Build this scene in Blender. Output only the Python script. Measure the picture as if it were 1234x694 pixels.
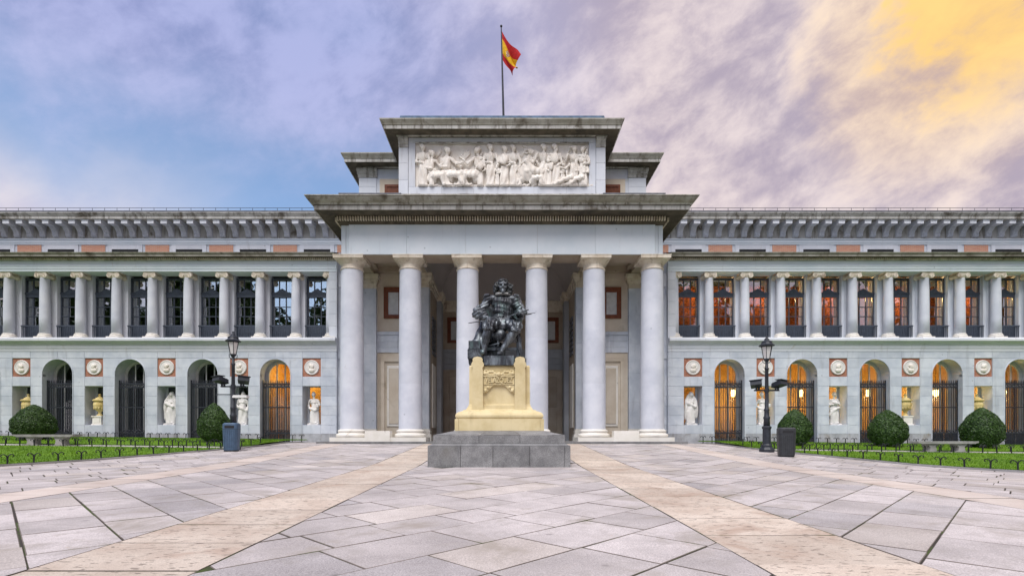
import bpy, bmesh, math, random
import numpy as np
from mathutils import Vector, Matrix, noise as mnoise
R = math.radians
random.seed(7)
for o in list(bpy.data.objects): bpy.data.objects.remove(o)
scene = bpy.context.scene
COL = scene.collection

# ------------------------------------------------------------------ camera
F_PX, VPX, VPY, EYE, CAMX = 620.0, 609.6, 526.0, 0.35, 0.2
cam_d = bpy.data.cameras.new('camera'); cam = bpy.data.objects.new('camera', cam_d); COL.objects.link(cam)
cam.location = (CAMX, 0, EYE); cam.rotation_euler = (R(90), 0, 0)
cam_d.sensor_width = 36; cam_d.lens = F_PX/1234*36
cam_d.shift_x = (617-VPX)/1234; cam_d.shift_y = (VPY-347)/1234
cam_d.clip_start = 0.1; cam_d.clip_end = 3000
scene.camera = cam
def PX(px, py, d): return ((px-VPX)/F_PX*d+CAMX, d, EYE+(VPY-py)/F_PX*d)

# ------------------------------------------------------------------ world, sun, exposure
scene.view_settings.view_transform = 'Standard'; scene.view_settings.look = 'None'
scene.view_settings.gamma = 1; scene.view_settings.use_curve_mapping = False
scene.view_settings.exposure = 1.3
SUN_EL, SUN_AZ = 58, 194          # azimuth clockwise from +Y (north): behind the camera, a little to its left
sd = bpy.data.lights.new('sun', 'SUN'); so = bpy.data.objects.new('sun', sd); COL.objects.link(so)
sd.energy = 1.5; sd.angle = R(40); sd.color = (1, .97, .935)
sdir = Vector((math.sin(R(SUN_AZ))*math.cos(R(SUN_EL)), math.cos(R(SUN_AZ))*math.cos(R(SUN_EL)), math.sin(R(SUN_EL))))
so.rotation_euler = sdir.to_track_quat('Z', 'Y').to_euler(); so.location = sdir*80
world = bpy.data.worlds.new('World'); scene.world = world; world.use_nodes = True
def build_world():
    nt = world.node_tree; nt.nodes.clear(); N = nt.nodes.new; L = nt.links.new
    out = N('ShaderNodeOutputWorld'); bg = N('ShaderNodeBackground'); L(bg.outputs[0], out.inputs[0])
    def m(op, a, b=None, c=None, clamp=False):
        n = N('ShaderNodeMath'); n.operation = op; n.use_clamp = clamp
        for i, v in enumerate((a, b, c)):
            if v is None: continue
            if isinstance(v, (int, float)): n.inputs[i].default_value = v
            else: L(v, n.inputs[i])
        return n.outputs[0]
    def mix(f, a, b):
        n = N('ShaderNodeMix'); n.data_type = 'RGBA'; n.clamp_factor = True
        if isinstance(f, (int, float)): n.inputs[0].default_value = f
        else: L(f, n.inputs[0])
        for s, v in ((n.inputs[6], a), (n.inputs[7], b)):
            if isinstance(v, tuple): s.default_value = (*v, 1)
            else: L(v, s)
        return n.outputs[2]
    def smooth(v, a, b):
        n = N('ShaderNodeMapRange'); n.interpolation_type = 'SMOOTHSTEP'; L(v, n.inputs[0])
        n.inputs[1].default_value = a; n.inputs[2].default_value = b; return n.outputs[0]
    sky = N('ShaderNodeTexSky'); sky.sky_type = 'NISHITA'; sky.sun_disc = False
    sky.sun_elevation = R(SUN_EL); sky.sun_rotation = R(SUN_AZ); sky.ozone_density = 2.0; sky.air_density = 1.0; sky.dust_density = 1.6
    skyc = N('ShaderNodeVectorMath'); skyc.operation = 'SCALE'; L(sky.outputs[0], skyc.inputs[0]); skyc.inputs[3].default_value = 0.095
    tc = N('ShaderNodeTexCoord'); sep = N('ShaderNodeSeparateXYZ'); L(tc.outputs['Generated'], sep.inputs[0])
    X, Y, Z = sep.outputs
    hyp = m('SQRT', m('ADD', m('MULTIPLY', X, X), m('MULTIPLY', Y, Y)))
    Xn = m('DIVIDE', X, m('MAXIMUM', hyp, .02))          # -1 .. 1 round the compass, 0 straight over the museum
    def fbm(scale, st, tilt, detail, rough, off, dist=0.0):
        mp = N('ShaderNodeMapping'); mp.vector_type = 'TEXTURE' if False else 'POINT'; L(tc.outputs['Generated'], mp.inputs[0])
        mp.inputs['Rotation'].default_value = (0, R(tilt), 0); mp.inputs['Location'].default_value = off
        mp2 = N('ShaderNodeMapping'); L(mp.outputs[0], mp2.inputs[0]); mp2.inputs['Scale'].default_value = st
        n = N('ShaderNodeTexNoise'); L(mp2.outputs[0], n.inputs['Vector'])
        n.inputs['Scale'].default_value = scale; n.inputs['Detail'].default_value = detail; n.inputs['Roughness'].default_value = rough; n.inputs['Distortion'].default_value = dist
        return n.outputs[0]
    big = fbm(2.2, (.7, 1, 1.4), 32, 4, .5, (3.1, 1.7, .4), .5)
    med = fbm(6.5, (.8, 1, 1.35), 28, 8, .60, (7.3, 2.2, 1.1), .3)
    fine = fbm(17.0, (.85, 1, 1.4), 24, 6, .6, (1.3, 9.2, .2), .25)
    dusk = Vector((.95, 1.0, .83)).normalized()
    vd = N('ShaderNodeVectorMath'); vd.operation = 'DOT_PRODUCT'; L(tc.outputs['Generated'], vd.inputs[0]); vd.inputs[1].default_value = dusk
    dt = vd.outputs['Value']
    side = smooth(m('ADD', Xn, m('MULTIPLY', m('SUBTRACT', big, .5), .5)), -.42, .30)
    tex = m('ADD', m('MULTIPLY', med, .66), m('MULTIPLY', fine, .34))
    lum = smooth(tex, .375, .625)
    wn = m('ADD', dt, m('MULTIPLY', m('SUBTRACT', tex, .5), .055))
    warm1 = m('MULTIPLY', smooth(wn, .970, .996), smooth(Z, .22, .46)); warm2 = m('MULTIPLY', smooth(wn, .991, 1.001), smooth(Z, .34, .50))
    # open side: blue air with a lavender veil that thickens overhead
    veil = smooth(m('ADD', m('ADD', m('MULTIPLY', big, .8), m('MULTIPLY', tex, .6)), m('MULTIPLY', smooth(Z, .30, .60), .42)), .70, 1.10)
    veilc = mix(lum, (.125, .14, .265), (.22, .235, .38))
    veilc = mix(smooth(Z, .34, .58), (.30, .30, .42), veilc)
    openc = mix(m('MULTIPLY', veil, .88), skyc.outputs[0], veilc)
    lowl = m('MULTIPLY', smooth(m('ADD', Z, m('MULTIPLY', m('SUBTRACT', big, .5), .35)), .42, .24), smooth(Xn, -.40, -.70))
    openc = mix(m('MULTIPLY', lowl, .9), openc, mix(lum, (.36, .31, .34), (.46, .39, .37)))
    # clouded side: mauve bodies with cream-pink lit edges, gold towards the dusk light
    lit = mix(warm1, (.40, .345, .345), (.47, .37, .28)); lit = mix(warm2, lit, (.50, .335, .125))
    drk = mix(warm1, (.215, .185, .23), (.29, .215, .19)); drk = mix(warm2, drk, (.40, .255, .115))
    cl = mix(lum, drk, lit)
    cl = mix(m('MULTIPLY', smooth(Xn, .30, -.12), .75), cl, mix(lum, (.245, .24, .335), (.33, .31, .385)))
    c = mix(side, openc, cl)
    c = mix(m('MULTIPLY', smooth(Z, .12, -.02), .6), c, (.42, .39, .41))
    L(c, bg.inputs[0]); bg.inputs[1].default_value = .88
build_world()

# ------------------------------------------------------------------ ground profile
def zbase(d):
    if d < 16: return -0.91+.024*d
    return min(0.0, -.526+(d-16)*.051)
def zg(x, d):
    l = -.0125*math.copysign(max(0, abs(x)-8), x)
    l = max(-.3, min(.3, l))
    return zbase(d)+l*max(0, min(1, (d-8)/8))
def lawn_z(x, d):
    return zg(x, d)+.03+.10*max(0, min(1, (d-22.9)/1.2))

# ------------------------------------------------------------------ helpers
WL = {}
def link(o, parent=None, loc=(0,0,0)):
    COL.objects.link(o)
    if parent is not None:
        o.parent = parent; b = WL.get(parent.name, Vector((0,0,0)))
        o.location = Vector(loc)-b
    else: o.location = loc
    WL[o.name] = Vector(loc)
    return o
def tag(o, label=None, cat=None, group=None, kind=None):
    if label: o['label'] = label
    if cat: o['category'] = cat
    if group: o['group'] = group
    if kind: o['kind'] = kind
    return o
def empty(name, loc=(0,0,0), parent=None):
    o = bpy.data.objects.new(name, None); o.empty_display_size = .2
    return link(o, parent, loc)
def me_(name, V, F, mat=None, smooth=False):
    me = bpy.data.meshes.new(name); me.from_pydata([tuple(v) for v in V], [], F); 
    if mat: me.materials.append(mat)
    if smooth: me.polygons.foreach_set('use_smooth', [True]*len(me.polygons))
    me.update(); return me
def ob(name, me, parent=None, loc=(0,0,0)):
    return link(bpy.data.objects.new(name, me), parent, loc)
class MB:
    def __init__(s): s.V = []; s.F = []
    def add(s, V, F):
        n = len(s.V); s.V += [tuple(v) for v in V]; s.F += [tuple(i+n for i in f) for f in F]; return s
    def box(s, x0, x1, y0, y1, z0, z1):
        if x0 > x1: x0, x1 = x1, x0
        return s.add([(x0,y0,z0),(x1,y0,z0),(x1,y1,z0),(x0,y1,z0),(x0,y0,z1),(x1,y0,z1),(x1,y1,z1),(x0,y1,z1)],
              [(0,3,2,1),(4,5,6,7),(0,1,5,4),(1,2,6,5),(2,3,7,6),(3,0,4,7)])
    def bar(s, p, q, w, h=None):
        p = Vector(p); q = Vector(q); h = h or w; d = (q-p).normalized()
        a = d.orthogonal().normalized() if abs(d.z) > .99 else Vector((d.y, -d.x, 0)).normalized()
        b = d.cross(a)
        c = [a*w/2+b*h/2, -a*w/2+b*h/2, -a*w/2-b*h/2, a*w/2-b*h/2]
        return s.add([p+k for k in c]+[q+k for k in c], [(0,1,2,3),(7,6,5,4),(0,4,5,1),(1,5,6,2),(2,6,7,3),(3,7,4,0)])
    def tube(s, pts, r, n=8):
        pts = [Vector(p) for p in pts]; rr = r if isinstance(r, (list, tuple)) else [r]*len(pts); V = []; F = []
        for i, p in enumerate(pts):
            d = (pts[min(i+1, len(pts)-1)]-pts[max(i-1, 0)]).normalized()
            a = Vector((1,0,0)) if abs(d.x) < .9 else Vector((0,1,0))
            a = (a-d*a.dot(d)).normalized(); b = d.cross(a)
            for k in range(n): t = 2*math.pi*k/n; V.append(p+(a*math.cos(t)+b*math.sin(t))*rr[i])
        for i in range(len(pts)-1):
            for k in range(n): F.append((i*n+k, i*n+(k+1)%n, (i+1)*n+(k+1)%n, (i+1)*n+k))
        F.append(tuple(range(n-1, -1, -1))); F.append(tuple((len(pts)-1)*n+k for k in range(n)))
        return s.add(V, F)
    def lathe(s, prof, n=24, c=(0,0), axis='z', caps=True):
        V = []; F = []
        for r, z in prof:
            for k in range(n):
                t = 2*math.pi*k/n
                V.append((c[0]+r*math.cos(t), c[1]+r*math.sin(t), z) if axis == 'z' else (c[0]+r*math.cos(t), z, c[1]+r*math.sin(t)))
        for i in range(len(prof)-1):
            for k in range(n):
                f = (i*n+k, i*n+(k+1)%n, (i+1)*n+(k+1)%n, (i+1)*n+k); F.append(f if axis == 'z' else f[::-1])
        if caps: F.append(tuple(range(n-1, -1, -1))); F.append(tuple((len(prof)-1)*n+k for k in range(n)))
        return s.add(V, F)
    def prism_xz(s, poly, y0, y1):      # polygon in x,z (counter-clockwise seen from -Y) pushed along y
        n = len(poly)
        V = [(x, y0, z) for x, z in poly]+[(x, y1, z) for x, z in poly]
        F = [tuple(range(n)), tuple(range(2*n-1, n-1, -1))]+[(i, i+n, (i+1)%n+n, (i+1)%n) for i in range(n)]
        return s.add(V, F)
    def sphere(s, c, r, n=12, m=8, sc=(1,1,1)):
        V = []; F = []
        for i in range(m+1):
            a = -math.pi/2+math.pi*i/m
            for k in range(n):
                t = 2*math.pi*k/n; V.append((c[0]+r*sc[0]*math.cos(a)*math.cos(t), c[1]+r*sc[1]*math.cos(a)*math.sin(t), c[2]+r*sc[2]*math.sin(a)))
        for i in range(m):
            for k in range(n): F.append((i*n+k, i*n+(k+1)%n, (i+1)*n+(k+1)%n, (i+1)*n+k))
        return s.add(V, F)
    def sweep(s, prof, path, close_ends=True):   # prof (out, z); path of (x, y), outward side on the right-hand... of travel -> normal (dy,-dx)
        P = [Vector((a, b)) for a, b in path]; ns = []
        for i in range(len(P)-1):
            d = (P[i+1]-P[i]).normalized(); ns.append(Vector((d.y, -d.x)))
        V = []; k = len(prof)
        for i, p in enumerate(P):
            if i == 0: mtr = ns[0]
            elif i == len(P)-1: mtr = ns[-1]
            else: mtr = (ns[i-1]+ns[i])/(1+ns[i-1].dot(ns[i]))
            for o_, z in prof: V.append((p.x+mtr.x*o_, p.y+mtr.y*o_, z))
        F = []
        for i in range(len(P)-1):
            for j in range(k-1): F.append((i*k+j, (i+1)*k+j, (i+1)*k+j+1, i*k+j+1))
        if close_ends: F.append(tuple(range(k-1, -1, -1))); F.append(tuple((len(P)-1)*k+j for j in range(k)))
        return s.add(V, F)
    def mirror(s):
        s.V = [(-x, y, z) for x, y, z in s.V]; s.F = [f[::-1] for f in s.F]; return s
    def mesh(s, name, mat, smooth=False): return me_(name, s.V, s.F, mat, smooth)
    def build(s, name, mat, parent=None, loc=None, smooth=False):
        # verts are world coordinates; origin moved to loc (or the box centre at the base)
        if loc is None:
            a = np.array(s.V); lo, hi = a.min(0), a.max(0); loc = ((lo[0]+hi[0])/2, (lo[1]+hi[1])/2, lo[2])
        V = [(x-loc[0], y-loc[1], z-loc[2]) for x, y, z in s.V]
        return ob(name, me_(name, V, s.F, mat, smooth), parent, loc)
_bc = {}
def block(name, x0, x1, y0, y1, z0, z1, mat, parent, ch=.0, gap=0.0):
    """box piece with its front (-Y) edges chamfered; alike pieces share their mesh"""
    if x0 > x1: x0, x1 = x1, x0
    x0 += gap; x1 -= gap; z0 += gap; z1 -= gap
    w, d, h = round(x1-x0, 4), round(y1-y0, 4), round(z1-z0, 4); key = (w, d, h, mat.name, ch, name)
    if key not in _bc:
        if ch:
            V = [(-w/2,ch,0),(w/2,ch,0),(w/2,ch,h),(-w/2,ch,h),(-w/2+ch,0,ch),(w/2-ch,0,ch),(w/2-ch,0,h-ch),(-w/2+ch,0,h-ch),(-w/2,d,0),(w/2,d,0),(w/2,d,h),(-w/2,d,h)]
            F = [(4,5,6,7),(0,1,5,4),(1,2,6,5),(2,3,7,6),(3,0,4,7),(8,9,1,0),(9,10,2,1),(10,11,3,2),(11,8,0,3),(11,10,9,8)]
        else:
            V = [(-w/2,0,0),(w/2,0,0),(w/2,d,0),(-w/2,d,0),(-w/2,0,h),(w/2,0,h),(w/2,d,h),(-w/2,d,h)]
            F = [(0,3,2,1),(4,5,6,7),(0,1,5,4),(1,2,6,5),(2,3,7,6),(3,0,4,7)]
        _bc[key] = me_(name, V, F, mat)
    return ob(name, _bc[key], parent, ((x0+x1)/2, y0, z0))

# ------------------------------------------------------------------ materials
def nodes_mat(name):
    m = bpy.data.materials.new(name); m.use_nodes = True; nt = m.node_tree
    b = nt.nodes['Principled BSDF']; return m, nt, b, nt.nodes.new, nt.links.new
def set_rgb(nt, sock, v):
    if isinstance(v, tuple): sock.default_value = (*v, 1) if len(v) == 3 else v
    else: nt.links.new(v, sock)
def mixc(nt, f, a, b, mode='MIX'):
    n = nt.nodes.new('ShaderNodeMix'); n.data_type = 'RGBA'; n.blend_type = mode
    if isinstance(f, (int, float)): n.inputs[0].default_value = f
    else: nt.links.new(f, n.inputs[0])
    set_rgb(nt, n.inputs[6], a); set_rgb(nt, n.inputs[7], b); return n.outputs[2]
def noise(nt, scale, detail=4, rough=.55, stretch=(1,1,1), dist=0.0, seed=0.0):
    g = nt.nodes.new('ShaderNodeNewGeometry'); mp = nt.nodes.new('ShaderNodeMapping'); nt.links.new(g.outputs['Position'], mp.inputs[0])
    mp.inputs['Scale'].default_value = stretch; mp.inputs['Location'].default_value = (seed, seed*1.7, seed*.6)
    n = nt.nodes.new('ShaderNodeTexNoise'); nt.links.new(mp.outputs[0], n.inputs['Vector'])
    n.inputs['Scale'].default_value = scale; n.inputs['Detail'].default_value = detail; n.inputs['Roughness'].default_value = rough; n.inputs['Distortion'].default_value = dist
    return n.outputs[0]
def ramp(nt, v, a, b, lo=0.0, hi=1.0):
    n = nt.nodes.new('ShaderNodeMapRange'); n.interpolation_type = 'SMOOTHSTEP'; nt.links.new(v, n.inputs[0])
    n.inputs[1].default_value = a; n.inputs[2].default_value = b; n.inputs[3].default_value = lo; n.inputs[4].default_value = hi; return n.outputs[0]
def obj_rand(nt):
    oi = nt.nodes.new('ShaderNodeObjectInfo'); g = nt.nodes.new('ShaderNodeNewGeometry')
    a = nt.nodes.new('ShaderNodeMath'); a.operation = 'ADD'; nt.links.new(oi.outputs['Random'], a.inputs[0]); nt.links.new(g.outputs['Random Per Island'], a.inputs[1])
    f = nt.nodes.new('ShaderNodeMath'); f.operation = 'FRACT'; nt.links.new(a.outputs[0], f.inputs[0]); return f.outputs[0]
def bump(nt, b, h, strength=.3, dist=.02):
    n = nt.nodes.new('ShaderNodeBump'); n.inputs['Strength'].default_value = strength; n.inputs['Distance'].default_value = dist
    nt.links.new(h, n.inputs['Height']); nt.links.new(n.outputs[0], b.inputs['Normal'])
def stone(name, c1, c2, sc=1.2, rnd=.10, stain=None, stain_t=(.58, .72), streak=None, speck=0.0, pits=None, rough=.8, bmp=.25, spec=.25):
    m, nt, b, N, L = nodes_mat(name)
    col = mixc(nt, ramp(nt, noise(nt, sc, 5, .6), .3, .7), c1, c2)
    if rnd:
        r = obj_rand(nt); v = ramp(nt, r, 0, 1, 1-rnd, 1+rnd)
        cb = N('ShaderNodeCombineColor'); 
        for i in range(3): L(v, cb.inputs[i])
        col = mixc(nt, 1.0, col, cb.outputs[0], 'MULTIPLY')
    if speck:
        s_ = ramp(nt, noise(nt, 75, 2, .7), .3, .7, 1-speck, 1+speck); cb = N('ShaderNodeCombineColor')
        for i in range(3): L(s_, cb.inputs[i])
        col = mixc(nt, 1.0, col, cb.outputs[0], 'MULTIPLY')
    if streak: col = mixc(nt, ramp(nt, noise(nt, 1.6, 5, .65, (2.2, 2.2, .28), .3, 5.), streak[1], streak[2], 0, streak[3]), col, streak[0])
    if stain: col = mixc(nt, ramp(nt, noise(nt, .9, 6, .65, (1, 1, .8), .6, 11.), *stain_t), col, stain)
    # small pock marks and rust spots
    pk = N('ShaderNodeTexVoronoi'); pk.feature = 'F1'; g = N('ShaderNodeNewGeometry'); L(g.outputs['Position'], pk.inputs['Vector']); pk.inputs['Scale'].default_value = 1.15
    pv = ramp(nt, pk.outputs['Distance'], .03, .07, .5 if bmp > .09 else 0, 0); col = mixc(nt, pv, col, tuple(x*.45 for x in c1))
    h = noise(nt, 28, 4, .65)
    if pits:
        pn = ramp(nt, noise(nt, pits[0], 3, .6, (1, 2.2, 1), .4, 3.), pits[1], pits[2], 0, .8); col = mixc(nt, pn, col, tuple(x*.42 for x in c1))
    L(col, b.inputs['Base Color']); b.inputs['Roughness'].default_value = rough; b.inputs['Specular IOR Level'].default_value = spec
    bump(nt, b, h, bmp, .012); return m
M = {}
M['ashlar'] = stone('ashlar_granite', (.45,.49,.555), (.59,.62,.67), 1.1, .06, (.38,.34,.29), (.64,.80), ((.30,.31,.33), .54, .78, .55))
M['plinthstone'] = stone('weathered_plinth_granite', (.30,.31,.33), (.47,.48,.50), 1.6, .10, (.25,.22,.18), (.54,.72), ((.22,.21,.20), .48, .72, .7))
M['shaft'] = stone('column_granite', (.51,.535,.60), (.62,.64,.69), .9, .025, (.42,.40,.38), (.68,.82), ((.42,.43,.46), .60, .8, .4))
M['frieze'] = stone('frieze_granite', (.58,.65,.70), (.66,.71,.75), .6, .03, (.45,.38,.28), (.66,.8), ((.40,.41,.42), .58, .8, .45))
M['cornice'] = stone('weathered_cornice_stone', (.40,.39,.36), (.55,.54,.51), 1.4, .06, (.12,.10,.075), (.53,.70), ((.14,.125,.10), .46, .68, .85))
M['soffit'] = stone('shaded_grimy_soffit_stone', (.065,.056,.042), (.13,.11,.08), 1.6, .08, (.05,.042,.035), (.52,.70))  # grime plus the shade under the cornice, both put into the colour
M['cyma'] = stone('lichened_cyma_stone', (.29,.275,.225), (.43,.415,.37), 1.3, .06, (.12,.10,.075), (.52,.72), ((.15,.13,.095), .48, .70, .75))
M['hall'] = stone('shaded_hall_limestone', (.36,.29,.22), (.44,.37,.29), 1.0, .06, (.25,.20,.15), (.6,.78))  # beige limestone darkened to paint in the shade inside the portico
M['hallgrey'] = stone('shaded_hall_granite', (.30,.31,.33), (.38,.39,.41), 1.0, .06, (.22,.21,.2), (.6,.78))  # grey granite with the hall's shade put into its colour
M['upper'] = stone('attic_stone', (.56,.59,.64), (.65,.67,.71), .8, .06, (.40,.33,.24), (.64,.8), ((.36,.35,.35), .56, .78, .5))
M['cap'] = stone('warm_capital_limestone', (.60,.52,.41), (.74,.68,.58), 2.4, .08, (.24,.17,.11), (.56,.74), ((.26,.20,.13), .52, .74, .7))
M['base'] = stone('cream_base_limestone', (.68,.65,.58), (.76,.73,.68), 1.6, .05, (.40,.34,.27), (.64,.8))
M['beige'] = stone('beige_limestone', (.55,.47,.37), (.64,.57,.47), 1.0, .05, (.36,.30,.22), (.62,.8))
M['plaster'] = stone('vault_plaster', (.50,.46,.45), (.55,.51,.49), .5, .0, None, rough=.9, bmp=.08)
M['marble'] = stone('white_marble', (.62,.59,.56), (.72,.70,.68), 2.5, .0, (.42,.38,.33), (.62,.8), bmp=.1, rough=.6)
M['relief'] = stone('relief_marble', (.70,.64,.57), (.80,.76,.70), 2.2, .03, (.42,.35,.28), (.58,.76), bmp=.15, rough=.7)
M['vase'] = stone('yellow_urn_stone', (.62,.46,.16), (.72,.60,.30), 2.5, .05, (.36,.25,.09), (.55,.75))
M['redmarble'] = stone('red_brown_marble', (.30,.12,.075), (.43,.21,.14), 9, .06, (.28,.10,.06), (.5,.7), rough=.55)
M['yellow'] = stone('yellow_pedestal_limestone', (.54,.44,.235), (.66,.56,.34), 1.8, .03, (.40,.32,.17), (.58,.76), ((.36,.29,.17), .56, .76, .5), bmp=.2)
M['granite'] = stone('grey_speckled_granite', (.15,.15,.152), (.235,.235,.235), 3.0, .10, (.14,.135,.12), (.55,.75), None, .35, rough=.65, bmp=.2)
M['slab'] = stone('paving_granite', (.395,.36,.352), (.53,.485,.475), 1.0, .12, (.33,.29,.255), (.50,.72), ((.33,.30,.28), .5, .7, .5), .26, rough=.72, bmp=.5)
M['band'] = stone('beige_travertine_paving', (.48,.395,.325), (.60,.52,.44), 1.2, .08, (.42,.32,.255), (.50,.70), None, .14, (9.0, .57, .64), rough=.75, bmp=.35)
M['slabwarm'] = stone('warm_paving_granite', (.41,.365,.338), (.53,.48,.45), 1.0, .12, (.34,.30,.26), (.50,.72), None, .26, rough=.72, bmp=.5)
M['slabdark'] = stone('dark_paving_granite', (.33,.305,.305), (.43,.40,.40), 1.0, .10, (.27,.245,.225), (.50,.72), None, .30, rough=.72, bmp=.5)
M['border'] = stone('paving_border_stone', (.50,.42,.37), (.58,.51,.46), .7, .07, (.42,.34,.29), (.55,.72), None, .10, rough=.75, bmp=.3)
M['wood'] = stone('varnished_wood', (.13,.036,.016), (.19,.06,.025), 5, .06, bmp=.05, rough=.5)
M['bench'] = stone('bench_stone', (.24,.235,.225), (.36,.35,.34), 2.5, .06, (.22,.21,.19), (.55,.75))
def joint():
    m, nt, b, N, L = nodes_mat('mossy_joint_earth')
    c = mixc(nt, ramp(nt, noise(nt, 1.1, 4, .6), .47, .6), (.035,.029,.022), (.05,.075,.012)); L(c, b.inputs['Base Color']); b.inputs['Roughness'].default_value = .95; return m
M['joint'] = joint()
def simple(name, col, rough=.6, metal=0., spec=.4, var=.0, sc=4., bmp=0.):
    m, nt, b, N, L = nodes_mat(name)
    if var:
        c = mixc(nt, ramp(nt, noise(nt, sc, 4, .6), .3, .7), tuple(x*(1-var) for x in col), tuple(min(1, x*(1+var)) for x in col)); L(c, b.inputs['Base Color'])
    else: b.inputs['Base Color'].default_value = (*col, 1)
    b.inputs['Roughness'].default_value = rough; b.inputs['Metallic'].default_value = metal; b.inputs['Specular IOR Level'].default_value = spec
    if bmp: bump(nt, b, noise(nt, sc*6, 3), bmp, .01)
    return m
M['iron'] = simple('painted_iron', (.022,.026,.035), .5, .0, .45, .25, 9)
M['winframe'] = simple('slate_blue_window_paint', (.05,.062,.085), .5, .0, .4, .2, 6)
M['stake'] = simple('black_stake_iron', (.012,.014,.016), .55, 0, .4, .2, 9)
M['lead'] = simple('weathered_lead', (.075,.12,.18), .75, .0, .25, .3, 3)
M['gutter'] = simple('dark_zinc', (.14,.145,.16), .55, .2, .4, .25, 3)
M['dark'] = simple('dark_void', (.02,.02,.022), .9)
M['greyframe'] = simple('pale_grey_door_frame', (.50,.50,.50), .55, 0, .4, .1, 4)
M['binblue'] = simple('blue_grey_bin_paint', (.06,.105,.17), .45, .1, .45, .15, 6)
M['bingrey'] = simple('charcoal_bin_paint', (.035,.038,.042), .45, .1, .45, .15, 6)
M['red'] = simple('flag_red', (.42,.018,.02), .8, 0, .2, .15, 6); M['yel'] = simple('flag_yellow', (.62,.36,.015), .8, 0, .2, .15, 6)
M['emblem'] = simple('flag_emblem', (.22,.05,.02), .8); M['emblem2'] = simple('flag_emblem_pale', (.55,.5,.4), .8)
M['int_warm'] = simple('ochre_interior_wall', (.60,.33,.09), .8, 0, .2, .12, 2)
M['int_red'] = simple('rust_red_interior', (.33,.075,.025), .8, 0, .2, .2, 2)
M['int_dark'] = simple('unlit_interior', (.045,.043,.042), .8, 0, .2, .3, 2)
M['int_floor'] = simple('interior_floor', (.18,.12,.08), .5)
M['whitebox'] = simple('white_fixture_paint', (.7,.7,.68), .5)
M['trunk'] = simple('tree_bark', (.09,.07,.05), .9, 0, .2, .3, 5, .4)
def brickm():
    m, nt, b, N, L = nodes_mat('red_brick')
    g = N('ShaderNodeNewGeometry'); sp = N('ShaderNodeSeparateXYZ'); cb = N('ShaderNodeCombineXYZ'); L(g.outputs['Position'], sp.inputs[0]); L(sp.outputs[0], cb.inputs[0]); L(sp.outputs[2], cb.inputs[1])
    t = N('ShaderNodeTexBrick'); L(cb.outputs[0], t.inputs['Vector']); t.inputs['Scale'].default_value = 1; t.inputs['Brick Width'].default_value = .27; t.inputs['Row Height'].default_value = .075; t.inputs['Mortar Size'].default_value = .012
    t.inputs['Color1'].default_value = (.52,.19,.11,1); t.inputs['Color2'].default_value = (.60,.27,.16,1); t.inputs['Mortar'].default_value = (.52,.40,.32,1)
    L(t.outputs[0], b.inputs['Base Color']); b.inputs['Roughness'].default_value = .85; return m
M['brick'] = brickm()
def glass(name, lo, hi):
    m, nt, b, N, L = nodes_mat(name); nt.nodes.remove(b); out = nt.nodes['Material Output']
    t = N('ShaderNodeBsdfTransparent'); t.inputs[0].default_value = (.72,.76,.76,1); g = N('ShaderNodeBsdfGlossy'); g.inputs['Roughness'].default_value = .015; g.inputs[0].default_value = (.95,.97,1,1)
    f = N('ShaderNodeLayerWeight'); f.inputs[0].default_value = .28; mp = ramp(nt, f.outputs['Facing'], 0, 1, lo, hi); mx = N('ShaderNodeMixShader'); L(mp, mx.inputs[0]); L(t.outputs[0], mx.inputs[1]); L(g.outputs[0], mx.inputs[2]); L(mx.outputs[0], out.inputs[0])
    bp = N('ShaderNodeBump'); bp.inputs['Strength'].default_value = .035; bp.inputs['Distance'].default_value = .05; L(noise(nt, 1.3, 2), bp.inputs['Height']); L(bp.outputs[0], g.inputs['Normal']); return m
M['glass'] = glass('window_glass', .36, .95); M['doorglass'] = glass('door_glass', .07, .8)
def lampglass():
    m, nt, b, N, L = nodes_mat('milky_lantern_glass'); b.inputs['Base Color'].default_value = (.82,.80,.78,1); b.inputs['Roughness'].default_value = .25; b.inputs['Transmission Weight'].default_value = .25; return m
M['lantern'] = lampglass()
def emit(name, col, s):
    m, nt, b, N, L = nodes_mat(name); b.inputs['Base Color'].default_value = (*col, 1); b.inputs['Emission Color'].default_value = (*col, 1); b.inputs['Emission Strength'].default_value = s; return m
M['bulb'] = emit('lit_lantern_glass', (1, .74, .34), 6.0)
def bronze():
    m, nt, b, N, L = nodes_mat('patinated_bronze')
    c = mixc(nt, ramp(nt, noise(nt, 3.2, 6, .65, (1,1,.6), .5), .42, .66), (.035,.038,.045), (.19,.215,.235))
    c = mixc(nt, ramp(nt, noise(nt, 2.1, 4, .6, (1,1,.5), .3, 7.), .56, .72, 0, .75), c, (.13,.20,.19))
    L(c, b.inputs['Base Color']); b.inputs['Metallic'].default_value = .45; b.inputs['Roughness'].default_value = .42; bump(nt, b, noise(nt, 22, 4, .6), .25, .02); return m
M['bronze'] = bronze()
M['pale_bronze'] = stone('pale_streaked_bronze', (.22,.225,.22), (.36,.37,.36), 8, 0, bmp=.2, rough=.5)
M['shaded_bronze'] = simple('shaded_hair_bronze', (.028,.032,.034), .5, .4, .4, .4, 9)  # same metal as the figure, darkened for shade between the locks
def leafm(name, a, c):
    m, nt, b, N, L = nodes_mat(name)
    r = obj_rand(nt); col = mixc(nt, r, a, c); L(col, b.inputs['Base Color']); b.inputs['Roughness'].default_value = .5; b.inputs['Specular IOR Level'].default_value = .35
    b.inputs['Subsurface Weight'].default_value = 0.0; return m
M['topiary'] = leafm('clipped_evergreen_leaf', (.010,.030,.007), (.06,.12,.022))
M['treeleaf'] = leafm('tree_leaf', (.02,.05,.012), (.06,.11,.025))
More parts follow.
